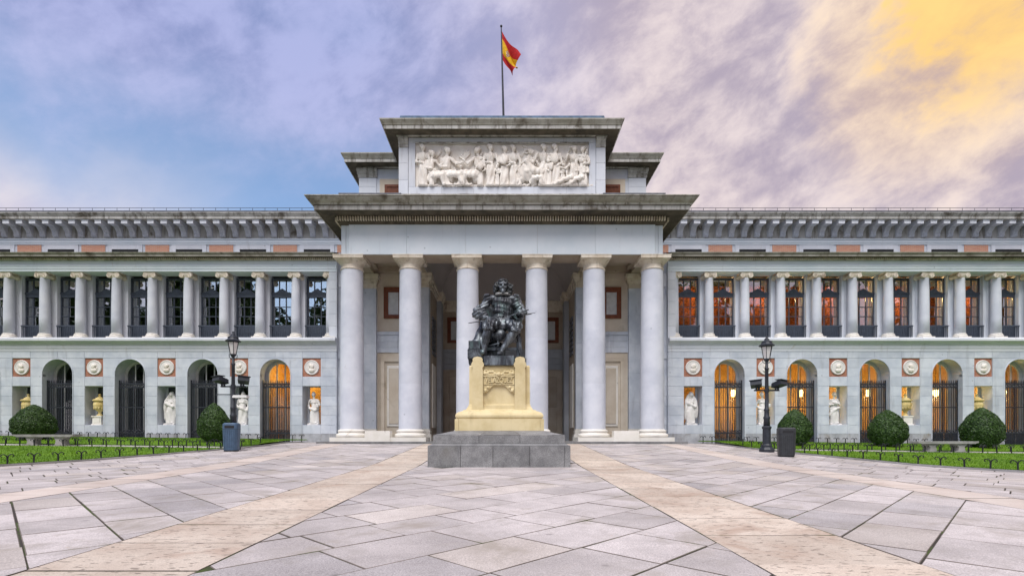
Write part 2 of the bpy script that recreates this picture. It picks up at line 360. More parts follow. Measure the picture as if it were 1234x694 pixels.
def grassm(name, a, c):
    m, nt, b, N, L = nodes_mat(name); col = mixc(nt, ramp(nt, noise(nt, .8, 4, .6), .35, .65), a, c)
    col = mixc(nt, ramp(nt, noise(nt, 14, 3, .7), .35, .7, 0, .45), col, tuple(x*.55 for x in a)); L(col, b.inputs['Base Color']); b.inputs['Roughness'].default_value = .7; b.inputs['Specular IOR Level'].default_value = .15; return m
M['rim'] = stone('dirty_slab_edge', (.12,.10,.085), (.20,.17,.15), 2.0, .0, (.07,.085,.03), (.52,.66))
M['grass'] = grassm('lawn_grass', (.085,.18,.010), (.14,.26,.016))
M['earth'] = simple('bare_ground', (.16,.14,.12), .95, 0, .1, .25, 1.5)
M['pathm'] = stone('pale_gravel_path', (.50,.47,.44), (.58,.55,.51), 2, 0, None, speck=.2)

# ================================================================== SETTING
def sheet(name, xs, ys, zf, mat):
    V = [(x, y, zf(x, y)) for y in ys for x in xs]; n = len(xs)
    F = [(j*n+i, j*n+i+1, (j+1)*n+i+1, (j+1)*n+i) for j in range(len(ys)-1) for i in range(n-1)]
    return ob(name, me_(name, V, F, mat))
def zfar(x, y):
    if y < -4: return zg(x, -4)
    return zg(x, y)
xs = [-900,-300,-100,-60]+[-40+k*2 for k in range(41)]+[60,100,300,900]
ys = [-900,-300,-100,-40,-20,-10,-4]+[-2+k*1.0 for k in range(33)]+[34,45,80,200,500,1200]
tag(sheet('ground', xs, ys, lambda x, y: zfar(x, y)-.007, M['joint']), kind='structure', label='dark mossy earth showing in the paving joints')

# ---- paving: 45 degree slab fields between straight beige bands, as laid on the square
def clip(poly, nx, ny, c):     # keep nx*x+ny*y <= c
    out = []
    for i, p in enumerate(poly):
        q = poly[(i+1) % len(poly)]; a = nx*p[0]+ny*p[1]-c; b = nx*q[0]+ny*q[1]-c
        if a <= 0: out.append(p)
        if a*b < 0: t = a/(a-b); out.append((p[0]+(q[0]-p[0])*t, p[1]+(q[1]-p[1])*t))
    return out
def area(p): return abs(sum(p[i][0]*p[(i+1)%len(p)][1]-p[(i+1)%len(p)][0]*p[i][1] for i in range(len(p))))/2
def inset(p, g):
    n = len(p)
    if sum(p[i][0]*p[(i+1)%n][1]-p[(i+1)%n][0]*p[i][1] for i in range(n)) < 0: p = p[::-1]
    q = p
    for i in range(n):
        a, b = p[i], p[(i+1)%n]; dx, dy = b[0]-a[0], b[1]-a[1]; l = math.hypot(dx, dy)
        if l < 1e-6: continue
        nx, ny = dy/l, -dx/l; q = clip(q, nx, ny, nx*a[0]+ny*a[1]-g)
    return q
def dedupe(p):
    out = []
    for a in p:
        if not out or math.hypot(a[0]-out[-1][0], a[1]-out[-1][1]) > .012: out.append(a)
    while len(out) > 2 and math.hypot(out[0][0]-out[-1][0], out[0][1]-out[-1][1]) < .012: out.pop()
    return out
LE = [(10.9,27.9),(11.15,24),(12.0,20.5),(13.3,16.6),(14.5,14.2),(15.8,12),(17.5,9.5),(19.5,7)]   # lawn edge, mirrored left
def rows45(rng, along, width, lmin, lmax, x0, x1, y0, y1, jitter=.0):
    """rectangles laid in rows whose long joints run at 45 deg (along=+1: up-right, -1: up-left)"""
    c = math.sqrt(.5); u = (c*along, c); v = (c, -c*along)   # u along the row, v across
    out = []; t = -40.0
    while t < 40:
        w = width*rng.uniform(.94, 1.06); s = -10-rng.uniform(0, 2)
        while s < 45:
            l = rng.uniform(lmin, lmax)
            poly = [(u[0]*a+v[0]*b, u[1]*a+v[1]*b) for a, b in ((s, t), (s+l, t), (s+l, t+w), (s, t+w))]
            for nx, ny, cc in ((1,0,x1), (-1,0,-x0), (0,1,y1), (0,-1,-y0)):
                if poly: poly = clip(poly, nx, ny, cc)
            if len(poly) > 2 and area(poly) > .02: out.append(poly)
            s += l
        t += w
    return out
rng = random.Random(5)
slabs = []     # (poly, material)
PAVE_Y1 = 26.05
for p in rows45(rng, 1, .86, .75, 1.45, -2.45, 2.45, 1.0, PAVE_Y1): slabs.append((p, 'slab'))
for sg in (-1, 1):
    for p in rows45(rng, sg, .76, .95, 1.5, *sorted((sg*3.95, sg*7.9)), 1.0, PAVE_Y1): slabs.append((p, 'slab'))
    y = 1.0+rng.uniform(0, .6)
    while y < PAVE_Y1:
        l = rng.uniform(.95, 1.25); a, b = sorted((sg*2.45, sg*3.95)); y2 = min(y+l, PAVE_Y1); slabs.append(([(a,y),(b,y),(b,y2),(a,y2)], 'band')); y += l
    y = 1.0
    while y < PAVE_Y1:
        l = rng.uniform(1.0, 1.6); a, b = sorted((sg*7.9, sg*8.9)); y2 = min(y+l, PAVE_Y1); slabs.append(([(a,y),(b,y),(b,y2),(a,y2)], 'border')); y += l
    for p in rows45(rng, -sg, .62, .7, 1.2, *sorted((sg*8.9, sg*20)), 4.0, 29.2):
        q = [(sg*x, y) for x, y in p]
        # keep the part on the plaza side of the lawn edge
        cx = sum(a for a, b in q)/len(q); cy = sum(b for a, b in q)/len(q)
        for (ax, ay), (bx_, by) in zip(LE, LE[1:]):
            if by <= cy <= ay or (cy > LE[0][1] and (ax, ay) == LE[0]) or (cy < LE[-1][1] and (bx_, by) == LE[-1]):
                dx, dy = bx_-ax, by-ay; l = math.hypot(dx, dy); nx, ny = -dy/l, dx/l     # pointing to larger x
                if q: q = clip(q, nx, ny, nx*ax+ny*ay-.10)
                break
        if len(q) > 2 and area(q) > .03: slabs.append(([(sg*x, y) for x, y in q], 'slab'))
pave = tag(empty('paving', (0, 13, zg(0,13))), kind='structure')
def slab_geo(p, g, rng):
    p = dedupe(inset(p, g))
    if len(p) < 3: return None
    n = len(p); t = rng.uniform(-.002, .003); tx, ty = rng.uniform(-.003,.003), rng.uniform(-.003,.003)
    cx = sum(a for a, b in p)/n; cy = sum(b for a, b in p)/n
    zz = lambda x, y: zg(x, y)+t+tx*(x-cx)+ty*(y-cy)
    q = dedupe(inset(p, rng.choice((.003,.005,.007,.009))))
    if len(q) != n: q = p
    elif True:
        # align starting corner
        k = min(range(n), key=lambda i: (q[i][0]-p[0][0])**2+(q[i][1]-p[0][1])**2)
        q = q[k:]+q[:k]
    V = [(x, y, zz(x, y)) for x, y in q]+[(x, y, zz(x, y)-.004) for x, y in p]+[(x, y, zz(x, y)-.08) for x, y in p]
    if sum(p[i][0]*p[(i+1)%n][1]-p[(i+1)%n][0]*p[i][1] for i in range(n)) < 0: V = V[:n][::-1]+V[n:2*n][::-1]+V[2*n:][::-1]
    F = [tuple(range(n))]+[(n+i, n+(i+1)%n, (i+1)%n, i) for i in range(n)]+[(2*n+i, 2*n+(i+1)%n, n+(i+1)%n, n+i) for i in range(n)]
    return V, F
def seen(p):   # projected size, only for choosing which slabs become single pieces
    q = [(( x-CAMX)/y*F_PX+VPX, VPY+(EYE-zg(x, y))/y*F_PX) for x, y in p if y > 1]
    if len(q) < 3: return 0
    inside = any(-30 < a < 1264 and b < 740 for a, b in q)
    return area(q) if inside else 0
slabs = [s for s in slabs if not (-2.0 < sum(a for a,b in s[0])/len(s[0]) < 2.0 and 15.4 < sum(b for a,b in s[0])/len(s[0]) < 18.9)]
slabs = [(p, rng.choice(('slab',)*7+('slabwarm', 'slabdark')) if m_ == 'slab' else m_) for p, m_ in slabs]
slabs.sort(key=lambda s: -seen(s[0]))
rest = {}; rim_idx = {}
for i, (p, mt) in enumerate(slabs):
    g = slab_geo(p, rng.choice((.003,.004,.006,.008,.014)), rng)
    if not g: continue
    if i < 300:
        c = (sum(v[0] for v in g[0])/len(g[0]), sum(v[1] for v in g[0])/len(g[0])); z = zg(*c)
        me = me_('paving_slab', [(v[0]-c[0], v[1]-c[1], v[2]-z) for v in g[0]], g[1], M[mt]); me.materials.append(M['rim']); me.polygons.foreach_set('material_index', [0]+[1]*(len(g[1])-1)); ob('paving_slab', me, pave, (c[0], c[1], z))
    else: rest.setdefault(mt, MB()).add(*g); rim_idx.setdefault(mt, []).extend([0]+[1]*(len(g[1])-1))
for mt, mb in rest.items():
    o = tag(mb.build('distant_paving_slabs', M[mt], pave, (0,13,0)), kind='stuff'); o.data.materials.append(M['rim']); o.data.polygons.foreach_set('material_index', rim_idx[mt])

# ---- lawns, gravel paths
def lawn_edge_x(y):
    for (ax, ay), (bx_, by) in zip(LE, LE[1:]):
        if by <= y <= ay: return ax+(bx_-ax)*(ay-y)/(ay-by)
    return LE[0][0] if y > LE[0][1] else LE[-1][0]
def lawn(sg, side, y0, y1, tx):
    V = []; F = []; ys_ = list(np.linspace(y0, y1, 24)); K = 26
    for y in ys_:
        e = lawn_edge_x(y)
        for k in range(K+1):
            x = sg*(e+(46-e)*(k/K)**1.5); V.append((x, y, lawn_z(x, y)))
    for j in range(len(ys_)-1):
        for k in range(K):
            f = (j*(K+1)+k, j*(K+1)+k+1, (j+1)*(K+1)+k+1, (j+1)*(K+1)+k); F.append(f if sg > 0 else f[::-1])
    o = ob('lawn', me_('lawn', V, F, M['grass'])); tag(o, tx, kind='structure')
    # blades, uncountable
    r = np.random.default_rng(3+int(sg)); n = 26000 if y1 < 22.5 else 16000
    yy = r.uniform(y0+.03, y1-.03, n); ee = np.array([lawn_edge_x(v) for v in yy]); xx = ee+.03+(31-ee)*r.random(n)**1.3
    V = np.zeros((n*3, 3)); a = r.uniform(0, math.pi, n); h = r.uniform(.03, .065, n); w = .014
    X = sg*xx; Z = np.array([lawn_z(x, y) for x, y in zip(X, yy)])
    V[0::3] = np.c_[X-np.cos(a)*w, yy-np.sin(a)*w, Z-.01]; V[1::3] = np.c_[X+np.cos(a)*w, yy+np.sin(a)*w, Z-.01]
    V[2::3] = np.c_[X+r.normal(0,.018,n), yy+r.normal(0,.018,n), Z+h]
    me = bpy.data.meshes.new('grass_blades'); me.vertices.add(n*3); me.vertices.foreach_set('co', V.ravel()); me.loops.add(n*3); me.loops.foreach_set('vertex_index', np.arange(n*3))
    me.polygons.add(n); me.polygons.foreach_set('loop_start', np.arange(0, n*3, 3)); me.update(calc_edges=True); me.materials.append(M['grass'])
    tag(ob('grass', me), tx.replace('lawn', 'grass blades of lawn'), 'grass', kind='stuff')
for sg, w in ((-1, 'left'), (1, 'right')):
    lawn(sg, w, 8.0, 22.15, 'bright green front lawn beside the plaza paving' if sg < 0 else 'bright green front lawn near the charcoal litter bin')
    lawn(sg, w, 22.95, 28.95, 'narrow lawn strip under the facade by blue-grey bin side' if sg < 0 else 'narrow lawn strip under the lit arches')
    V = []; F = []
    for k, x in enumerate(np.linspace(11.3, 46, 30)):
        for y in (22.15, 22.95): V.append((sg*x, y, zg(sg*x, y)+.02))
        if k: f = (2*k-2, 2*k, 2*k+1, 2*k-1); F.append(f if sg > 0 else f[::-1])
    tag(ob('path', me_('path', V, F, M['pathm'])), 'pale gravel path between two lawns', kind='structure')
    mb = MB()
    for a, b in zip(LE[:-2], LE[1:-1]):
        n = max(1, int((a[1]-b[1])/1.2))
        for i in range(n):
            p = [(a[0]+(b[0]-a[0])*(i+t)/n, a[1]+(b[1]-a[1])*(i+t)/n) for t in (.01, .99)]
            (x0, y0), (x1, y1) = p; V = []
            for zt in (-.05, .05):
                for (x, y) in ((x0-.09, y0), (x0, y0), (x1, y1), (x1-.09, y1)): V.append((sg*x, y, zg(sg*x, y)+zt))
            fs = [(0,3,2,1),(4,5,6,7),(0,1,5,4),(1,2,6,5),(2,3,7,6),(3,0,4,7)]
            mb.add(V, fs if sg < 0 else [f[::-1] for f in fs])
    tag(mb.build('lawn_kerb', M['bench']), 'thin stone kerb between lawn and paving', kind='structure')

# ================================================================== MUSEUM
MU = empty('museum_building', (0, 30, 0)); tag(MU, 'long grey stone neoclassical museum with giant columned portico and galleried wings', 'museum')
P = 2.081; X0 = 9.9; WY = 29.5
AR, ASP = .865, 3.92                     # arch radius, springing height
ZS = [-.35, .52, 1.02, 1.56, 2.12, 2.68, 3.25, 3.79, 4.3, 4.85, 5.24]
NB = 6                                   # bays per wing
XE = X0+P*2*NB                           # end of wing
G = .006

# ---------------- portico columns
PCX = [-8.06, -4.93, -1.85, 1.85, 4.93, 8.06]; PCY = 27.66
def shaft_r(t): return .622-.045*max(0, t-.25)/.75-.0*t if t < .6 else .622-.045*(.35/.75)-.03*((t-.6)/.4)
drum_z = [.74, 3.15, 5.55, 7.6, 9.22]
drum_me = []
for a, b in zip(drum_z, drum_z[1:]):
    pr = [(shaft_r((a-.74)/8.5)-.003, 0), (shaft_r((a-.74)/8.5), .012)]
    pr.append((shaft_r((a-.74)/8.5), .03))
    for k in range(1, 5): z = a+(b-a)*k/5; pr.append((shaft_r((z-.74)/8.5), z-a))
    pr += [(shaft_r((b-.74)/8.5), b-a-.03), (shaft_r((b-.74)/8.5), b-a-.012), (shaft_r((b-.74)/8.5)-.003, b-a)]
    drum_me.append(MB().lathe(pr, 40).mesh('drum', M['shaft'], True))
bm_ = MB().box(-.95, .95, -.82, .82, .10, .32)
bm_.lathe([(.60,.32),(.80,.33),(.835,.38),(.835,.44),(.80,.50),(.72,.53),(.70,.57),(.735,.60),(.745,.64),(.735,.69),(.68,.72),(.63,.745)], 40)
base_me = bm_.mesh('base', M['base'])
cm_ = MB().lathe([(.56,9.20),(.60,9.22),(.615,9.25),(.60,9.29),(.57,9.30),(.565,9.48),(.59,9.50),(.60,9.53),(.66,9.60),(.735,9.68),(.76,9.71)], 40)
cm_.box(-.785, .785, -.785, .785, 9.71, 9.86); cm_.box(-.80, .80, -.80, .80, 9.835, 9.878)
cap_me = cm_.mesh('capital', M['cap'])
for x in PCX:
    c = empty('portico_column', (x, PCY, .1), MU)
    for me, a in zip(drum_me, drum_z): ob('drum', me, c, (x, PCY, a))
    ob('base', base_me, c, (x, PCY, 0)); ob('capital', cap_me, c, (x, PCY, 0))

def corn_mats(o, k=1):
    # lichened upper moulding and an underside painted dark for both grime and shade
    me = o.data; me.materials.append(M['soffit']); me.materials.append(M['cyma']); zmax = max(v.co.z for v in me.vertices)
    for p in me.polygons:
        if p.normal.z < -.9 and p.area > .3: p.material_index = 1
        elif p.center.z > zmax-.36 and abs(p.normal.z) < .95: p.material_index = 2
# ---------------- portico floor, entablature
block('portico_step', -9.45, 9.45, 26.15, 36.3, -.08, .1, M['granite'], MU)
fz = MB().box(-8.03, 8.03, 27.0, 28.3, 9.88, 11.46); 
for s in (-1, 1): fz.box(s*8.03, s*8.46, 27.09, 28.3, 9.88, 11.46); fz.box(s*7.5, s*8.42, 28.3, 31.2, 9.88, 11.5); fz.box(s*4.35, s*5.5, 28.3, 30.4, 9.88, 11.5)
FR = fz.build('frieze_core', M['dark'], MU)
FR.data.materials[0] = M['hall']
fx = [-8.03, -5.0, -1.9, 1.85, 4.9, 8.03]
for a, b in zip(fx, fx[1:]): block('frieze_block', a, b, 26.95, 27.0, 9.885, 11.45, M['frieze'], MU, .006, .004)
for s in (-1, 1):
    block('frieze_block', *sorted((s*8.05, s*8.2)), 27.05, 27.09, 9.885, 11.45, M['frieze'], MU, .006, .004)
    block('frieze_block', *sorted((s*8.21, s*8.46)), 27.05, 27.09, 9.885, 11.45, M['frieze'], MU, .006, .004)
pathP = [(-8.48, 31.6), (-8.48, 26.95), (8.48, 26.95), (8.48, 31.6)]
MB().sweep([(-.3,11.45),(.05,11.45),(.09,11.52),(.13,11.56),(.13,11.775),(.22,11.775),(.22,11.79),(.2,12.2),(-.3,12.2)], pathP).build('bed_moulding', M['soffit'], MU)  # backing in the shade-darkened soffit stone, so gaps between dentils read dark
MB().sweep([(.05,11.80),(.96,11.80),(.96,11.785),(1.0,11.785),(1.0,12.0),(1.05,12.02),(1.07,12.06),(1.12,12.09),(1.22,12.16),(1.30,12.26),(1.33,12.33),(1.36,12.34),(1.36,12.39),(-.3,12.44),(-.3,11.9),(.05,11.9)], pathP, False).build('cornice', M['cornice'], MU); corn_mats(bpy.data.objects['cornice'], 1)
dm = MB(); n = 0
x = -8.58
while x < 8.56: dm.box(x, x+.065, 26.68, 26.83, 11.58, 11.775); x += .135
for s in (-1, 1):
    y = 26.85
    while y < 31.4: dm.box(*sorted((s*8.6, s*8.72)), y, y+.065, 11.58, 11.775); y += .135
tag(dm.build('dentils', M['cap'], MU), kind='stuff')
# terrace parapet over the portico
for s in (-1, 1):
    block('parapet', *sorted((s*5.4, s*8.5)), 27.02, 30.3, 12.38, 13.06, M['upper'], MU)
    block('parapet_lead', *sorted((s*5.3, s*8.58)), 26.97, 30.3, 13.06, 13.12, M['gutter'], MU)
block('parapet', -5.4, 5.4, 27.0, 27.3, 12.36, 13.0, M['upper'], MU)

# ---------------- attic with the relief
AY = 27.2
at = MB().box(-5.43, 5.43, AY+.32, 30.5, 12.5, 16.2); at.build('attic_core', M['upper'], MU)
for s in (-1, 1):
    zz = [13.0, 13.9, 14.8, 15.62]
    for a, b in zip(zz, zz[1:]): block('attic_block', *sorted((s*4.97, s*5.47)), AY, AY+.3, a, b, M['upper'], MU, .006, .004)
    mb = MB().sweep([(0,15.62),(.05,15.64),(.05,15.78),(.09,15.82),(.09,15.95),(.13,16.0),(.13,16.15),(-.1,16.15),(-.1,15.62)], [(s*4.97-.0, AY), (s*5.47, AY)] if s > 0 else [(s*5.47, AY), (s*4.97, AY)]); mb.build('attic_pilaster_capital', M['cornice'], MU)
fl = [-4.96, -3.2, -1.5, 0.2, 1.9, 3.4, 4.96]
for a, b in zip(fl, fl[1:]):
    block('attic_block', a, b, AY+.03, AY+.3, 15.9, 16.19, M['upper'], MU, .006, .003); block('attic_block', a, b, AY+.03, AY+.3, 13.18, 13.56, M['upper'], MU, .006, .003)
for s in (-1, 1): block('attic_block', *sorted((s*4.60, s*4.96)), AY+.03, AY+.3, 13.56, 15.9, M['upper'], MU, .006, .003)
block('attic_plinth', -5.5, 5.5, AY-.08, AY+.2, 12.9, 13.14, M['cornice'], MU)
MB().sweep([(0,0),(.05,0),(.05,.05),(0,.05)], [(-4.6, AY+.03), (4.6, AY+.03)]).build('panel_moulding', M['cornice'], MU, (0, AY+.03, 0)).location.z = 15.86
pathA = [(-8.48, 37), (-8.48, 30.4), (-5.47, 30.4), (-5.47, AY), (5.47, AY), (5.47, 30.4), (8.48, 30.4), (8.48, 37)]
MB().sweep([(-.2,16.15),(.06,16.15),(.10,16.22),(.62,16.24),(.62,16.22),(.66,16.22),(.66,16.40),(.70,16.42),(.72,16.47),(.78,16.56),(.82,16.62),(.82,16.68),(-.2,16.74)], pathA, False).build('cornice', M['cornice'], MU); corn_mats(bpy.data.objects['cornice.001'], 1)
rf = MB().add([(-5.7,27.6,16.72),(5.7,27.6,16.72),(5.7,36,16.72),(-5.7,36,16.72),(-5.55,28.0,17.80),(5.55,28.0,17.80),(5.55,36,17.80),(-5.55,36,17.80)], [(0,1,5,4),(1,2,6,5),(2,3,7,6),(3,0,4,7),(4,5,6,7)])
rf.box(-5.0,5.0,28.3,36,17.8,17.92); rf.box(-7.6,7.6,30.9,37,16.70,17.22); rf.build('lead_roof', M['lead'], MU)
# main body of the central block behind (shell)
mb = MB()
for s in (-1, 1):
    mb.box(s*4.5, s*8.46, 30.42, 30.7, 10.4, 16.18); mb.box(s*8.2, s*8.46, 30.7, 37, 9, 16.18)
mb.box(-8.46, 8.46, 36.6, 37, 0, 16.18); mb.build('central_block_wall', M['upper'], MU)
for s in (-1, 1):
    zz = [13.1, 13.8, 14.5, 15.1, 15.62]
    for a, b in zip(zz, zz[1:]): block('attic_block', *sorted((s*7.45, s*8.48)), 30.38, 30.5, a, b, M['upper'], MU, .006, .004)
    MB().sweep([(0,15.62),(.05,15.64),(.05,15.78),(.09,15.82),(.09,15.95),(.13,16.0),(.13,16.15),(-.1,16.15),(-.1,15.62)], [(s*7.4, 30.38), (s*8.48, 30.38), (s*8.48, 31)] if s > 0 else [(s*8.48, 31), (s*8.48, 30.38), (s*7.4, 30.38)]).build('attic_pilaster_capital', M['cornice'], MU)
    block('attic_panel', *sorted((s*5.47, s*7.25)), 30.39, 30.42, 13.1, 15.55, M['beige'], MU)
    w = empty('attic_window', (s*6.3, 30.38, 13.3), MU)
    f = MB()
    for x in (5.72, 6.88): f.box(s*(x-.07), s*(x+.07), 30.33, 30.40, 13.2, 15.2)
    f.box(s*5.65, s*6.95, 30.325, 30.40, 15.06, 15.2); f.build('frame', M['wood'], w)
    block('pane', *sorted((s*5.79, s*6.81)), 30.36, 30.38, 13.2, 15.06, M['wood'], w)

# ---------------- inside the portico
for s in (-1, 1):
    for (ax, aw, ay) in ((8.12, .70, 30.2), (4.95, .66, 30.0)):
        c = empty('pilaster', (s*ax, ay, .1), MU)
        zz = [.8, 2.4, 4.1, 5.8, 7.5, 9.05]
        for a, b in zip(zz, zz[1:]): block('pilaster_block', s*ax-aw, s*ax+aw, ay, ay+.6, a, b, M['ashlar'], c, .006, .003)
        cp = MB()
        for o_, z0, z1 in ((.03,9.05,9.12),(0,9.12,9.32),(.05,9.32,9.42),(.12,9.42,9.56),(.18,9.56,9.72),(.20,9.72,9.86)): cp.box(s*ax-aw-o_, s*ax+aw+o_, ay-o_, ay+.6, z0, z1)
        cp.build('capital', M['cap'], c)
        bs = MB()
        for o_, z0, z1 in ((.16,.1,.34),(.12,.34,.50),(.06,.50,.60),(.08,.60,.70),(.03,.70,.80)): bs.box(s*ax-aw-o_, s*ax+aw+o_, ay-o_, ay+.6, z0, z1)
        bs.build('base', M['base'], c)
    # side bay wall with blind door and window
    wy = 30.45
    cut = [(.1, 1.0), (1.0, 5.30), (5.30, 5.85), (5.85, 6.35), (6.35, 6.62), (6.62, 10.4)]
    block('side_bay_wall', *sorted((s*5.4, s*7.6)), wy+.06, wy+.3, .1, 10.4, M['beige'], MU)
    for i, (a, b, m_) in enumerate(((5.32,5.62,'ashlar'),(5.62,5.98,'ashlar'),(5.98,6.36,'ashlar'))):
        block('wall_block', *sorted((s*5.55, s*6.2)), wy, wy+.08, a, b, M[m_], MU, .006, .003); block('wall_block', *sorted((s*6.2, s*7.5)), wy, wy+.08, a, b, M[m_], MU, .006, .003)
    block('string_course', *sorted((s*5.5, s*7.55)), wy-.06, wy+.08, 6.36, 6.55, M['ashlar'], MU)
    d = empty('blind_door', (s*6.42, wy, .4), MU)
    f = MB()
    for xa, xb in ((5.66, 5.86), (6.98, 7.18)): f.box(s*xa, s*xb, wy-.04, wy+.06, .55, 5.0)
    f.box(s*5.66, s*7.18, wy-.045, wy+.06, 4.8, 5.02); f.build('frame', M['beige'], d)
    block('door_panel', *sorted((s*6.0, s*6.84)), wy-.01, wy+.06, .95, 4.55, M['base'], d, .03); block('door_panel', *sorted((s*6.12, s*6.72)), wy-.05, wy+.0, 1.1, 4.4, M['beige'], d, .03)
    block('wall_foot', *sorted((s*5.5, s*7.6)), wy-.06, wy+.08, .1, .5, M['beige'], MU)
    w = empty('portico_window', (s*6.44, wy, 7.3), MU); f = MB()
    for xa, xb in ((5.88, 6.14), (6.76, 7.02)): f.box(s*xa, s*xb, wy-.06, wy+.1, 7.34, 9.18)
    f.box(s*6.14, s*6.76, wy-.06, wy+.1, 8.88, 9.18); f.box(s*6.14, s*6.76, wy-.06, wy+.1, 7.34, 7.55); f.build('frame', M['wood'], w)
    block('pane', *sorted((s*6.14, s*6.76)), wy, wy+.02, 7.55, 8.88, M['greyframe'], w)
    block('bay_ceiling', *sorted((s*5.4, s*7.6)), 28.2, 30.6, 10.32, 10.45, M['hall'], MU)
    cf = MB(); cf.box(s*5.5, s*7.5, 28.3, 28.55, 10.0, 10.32); cf.box(s*5.5, s*7.5, 30.15, 30.45, 10.0, 10.32); cf.box(s*5.5, s*5.75, 28.55, 30.15, 10.1, 10.32); cf.box(s*7.25, s*7.5, 28.55, 30.15, 10.1, 10.32); cf.build('ceiling_coffer', M['hall'], MU)
    # central hall side wall, with a second pilaster and louvred shutter
    block('hall_wall', *sorted((s*4.32, s*4.6)), 30.6, 35.9, .1, 9.8, M['hall'], MU)
    hp = MB().box(s*4.02, s*4.4, 33.6, 34.6, .1, 9.2); hp.build('hall_pilaster', M['hallgrey'], MU)
    hc = MB()
    for o_, z0, z1 in ((.04,9.2,9.38),(.10,9.38,9.55),(.16,9.55,9.74)): hc.box(s*(4.02-o_), s*4.45, 33.6-o_, 34.6+o_, z0, z1)
    hc.build('hall_capital', M['cap'], MU)
    hc = MB()
    for o_, z0, z1 in ((.04,9.2,9.38),(.10,9.38,9.55),(.16,9.55,9.74)): hc.box(s*(4.28-o_), s*4.6, 30.66, 33.5, z0, z1)
    hc.build('hall_entablature', M['cap'], MU)
    sh = empty('shutter', (s*4.3, 32, 5.6), MU)
    for k in range(8): block('slat', *sorted((s*4.24, s*4.32)), 31.4, 32.8, 5.4+k*.3, 5.6+k*.3, M['gutter'], sh)
    block('hall_panel', *sorted((s*4.27, s*4.32)), 31.4, 32.8, .9, 4.8, M['base'], MU)
vy0, vy1, VR, VZ = 28.25, 35.85, 4.34, 9.76
V = []; F = []; K = 28
for k in range(K+1):
    t = math.pi*k/K
    for y in (vy0, vy1): V.append((VR*math.cos(t), y, VZ+VR*.86*math.sin(t)))
    if k: F.append((2*k-2, 2*k-1, 2*k+1, 2*k))
ob('barrel_vault', me_('barrel_vault', [(a, b-vy0, c-VZ) for a, b, c in V], F, M['plaster'], True), MU, (0, vy0, VZ))
block('vault_front_wall', -4.7, 4.7, 28.1, 28.24, 9.9, 14.0, M['cap'], MU)
bw = 35.8
block('hall_back_wall', -4.4, 4.4, bw, bw+.3, .1, 9.0, M['hall'], MU); block('lunette', -4.4, 4.4, bw+.01, bw+.3, 9.76, 14, M['plaster'], MU)
block('hall_cornice', -4.4, 4.4, bw-.15, bw+.29, 9.0, 9.76, M['cap'], MU); block('hall_string', -4.3, 4.3, bw-.08, bw, 6.2, 6.4, M['hallgrey'], MU)
for k in range(3):
    for xa, xb in ((-4.3,-2.6),(-2.6,-.9),(-.9,.9),(.9,2.6),(2.6,4.3)): block('wall_block', xa, xb, bw-.05, bw, 5.0+k*.4, 5.4+k*.4, M['hallgrey'], MU, .006, .003)
for s in (-1, 1):
    w = empty('hall_window', (s*3.3, bw, 6.8), MU); f = MB()
    for xa, xb in ((2.55, 2.8), (3.62, 3.87)): f.box(s*xa, s*xb, bw-.07, bw, 6.86, 8.62)
    f.box(s*2.8, s*3.62, bw-.07, bw, 8.36, 8.62); f.box(s*2.8, s*3.62, bw-.07, bw, 6.86, 7.06); f.build('frame', M['wood'], w)
    block('pane', *sorted((s*2.8, s*3.62)), bw-.02, bw-.005, 7.06, 8.36, M['greyframe'], w)
    d = empty('hall_door', (s*3.3, bw, .1), MU)
    block('frame', *sorted((s*2.45, s*4.1)), bw-.06, bw, .2, 4.9, M['hall'], d)
    for z0, z1 in ((.5, 2.1), (2.4, 4.5)): block('door_panel', *sorted((s*2.75, s*3.75)), bw-.10, bw-.06, z0, z1, M['hall'], d, .03)
d = empty('main_door', (0, bw, .1), MU)
block('frame', -1.7, 1.7, bw-.08, bw, .1, 4.9, M['base'], d); block('door_leaf', -1.35, -.01, bw-.12, bw-.08, .1, 4.4, M['wood'], d, .03); block('door_leaf', .01, 1.35, bw-.12, bw-.08, .1, 4.4, M['wood'], d, .03)

# ---------------- flank between portico and wings
for s in (-1, 1):
    for a, b in zip(ZS, ZS[1:]):
        if not (3.79 <= a < 4.85): block('wall_block', *sorted((s*9.05, s*9.5)), 29.72, 29.9, a, b, M['ashlar'], MU, .006, G)
    block('flank_wall', *sorted((s*8.4, s*9.52)), 29.8, 30.6, -.3, 11.0, M['ashlar'], MU)
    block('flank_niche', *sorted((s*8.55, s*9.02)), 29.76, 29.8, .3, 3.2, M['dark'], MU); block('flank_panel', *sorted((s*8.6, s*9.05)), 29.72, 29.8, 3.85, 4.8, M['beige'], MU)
    block('slit_window', *sorted((s*9.12, s*9.30)), 29.70, 29.8, 6.5, 8.4, M['gutter'], MU)
    block('flank_block', *sorted((s*8.45, s*9.5)), 29.74, 29.8, 9.0, 9.8, M['upper'], MU, .006, .003)

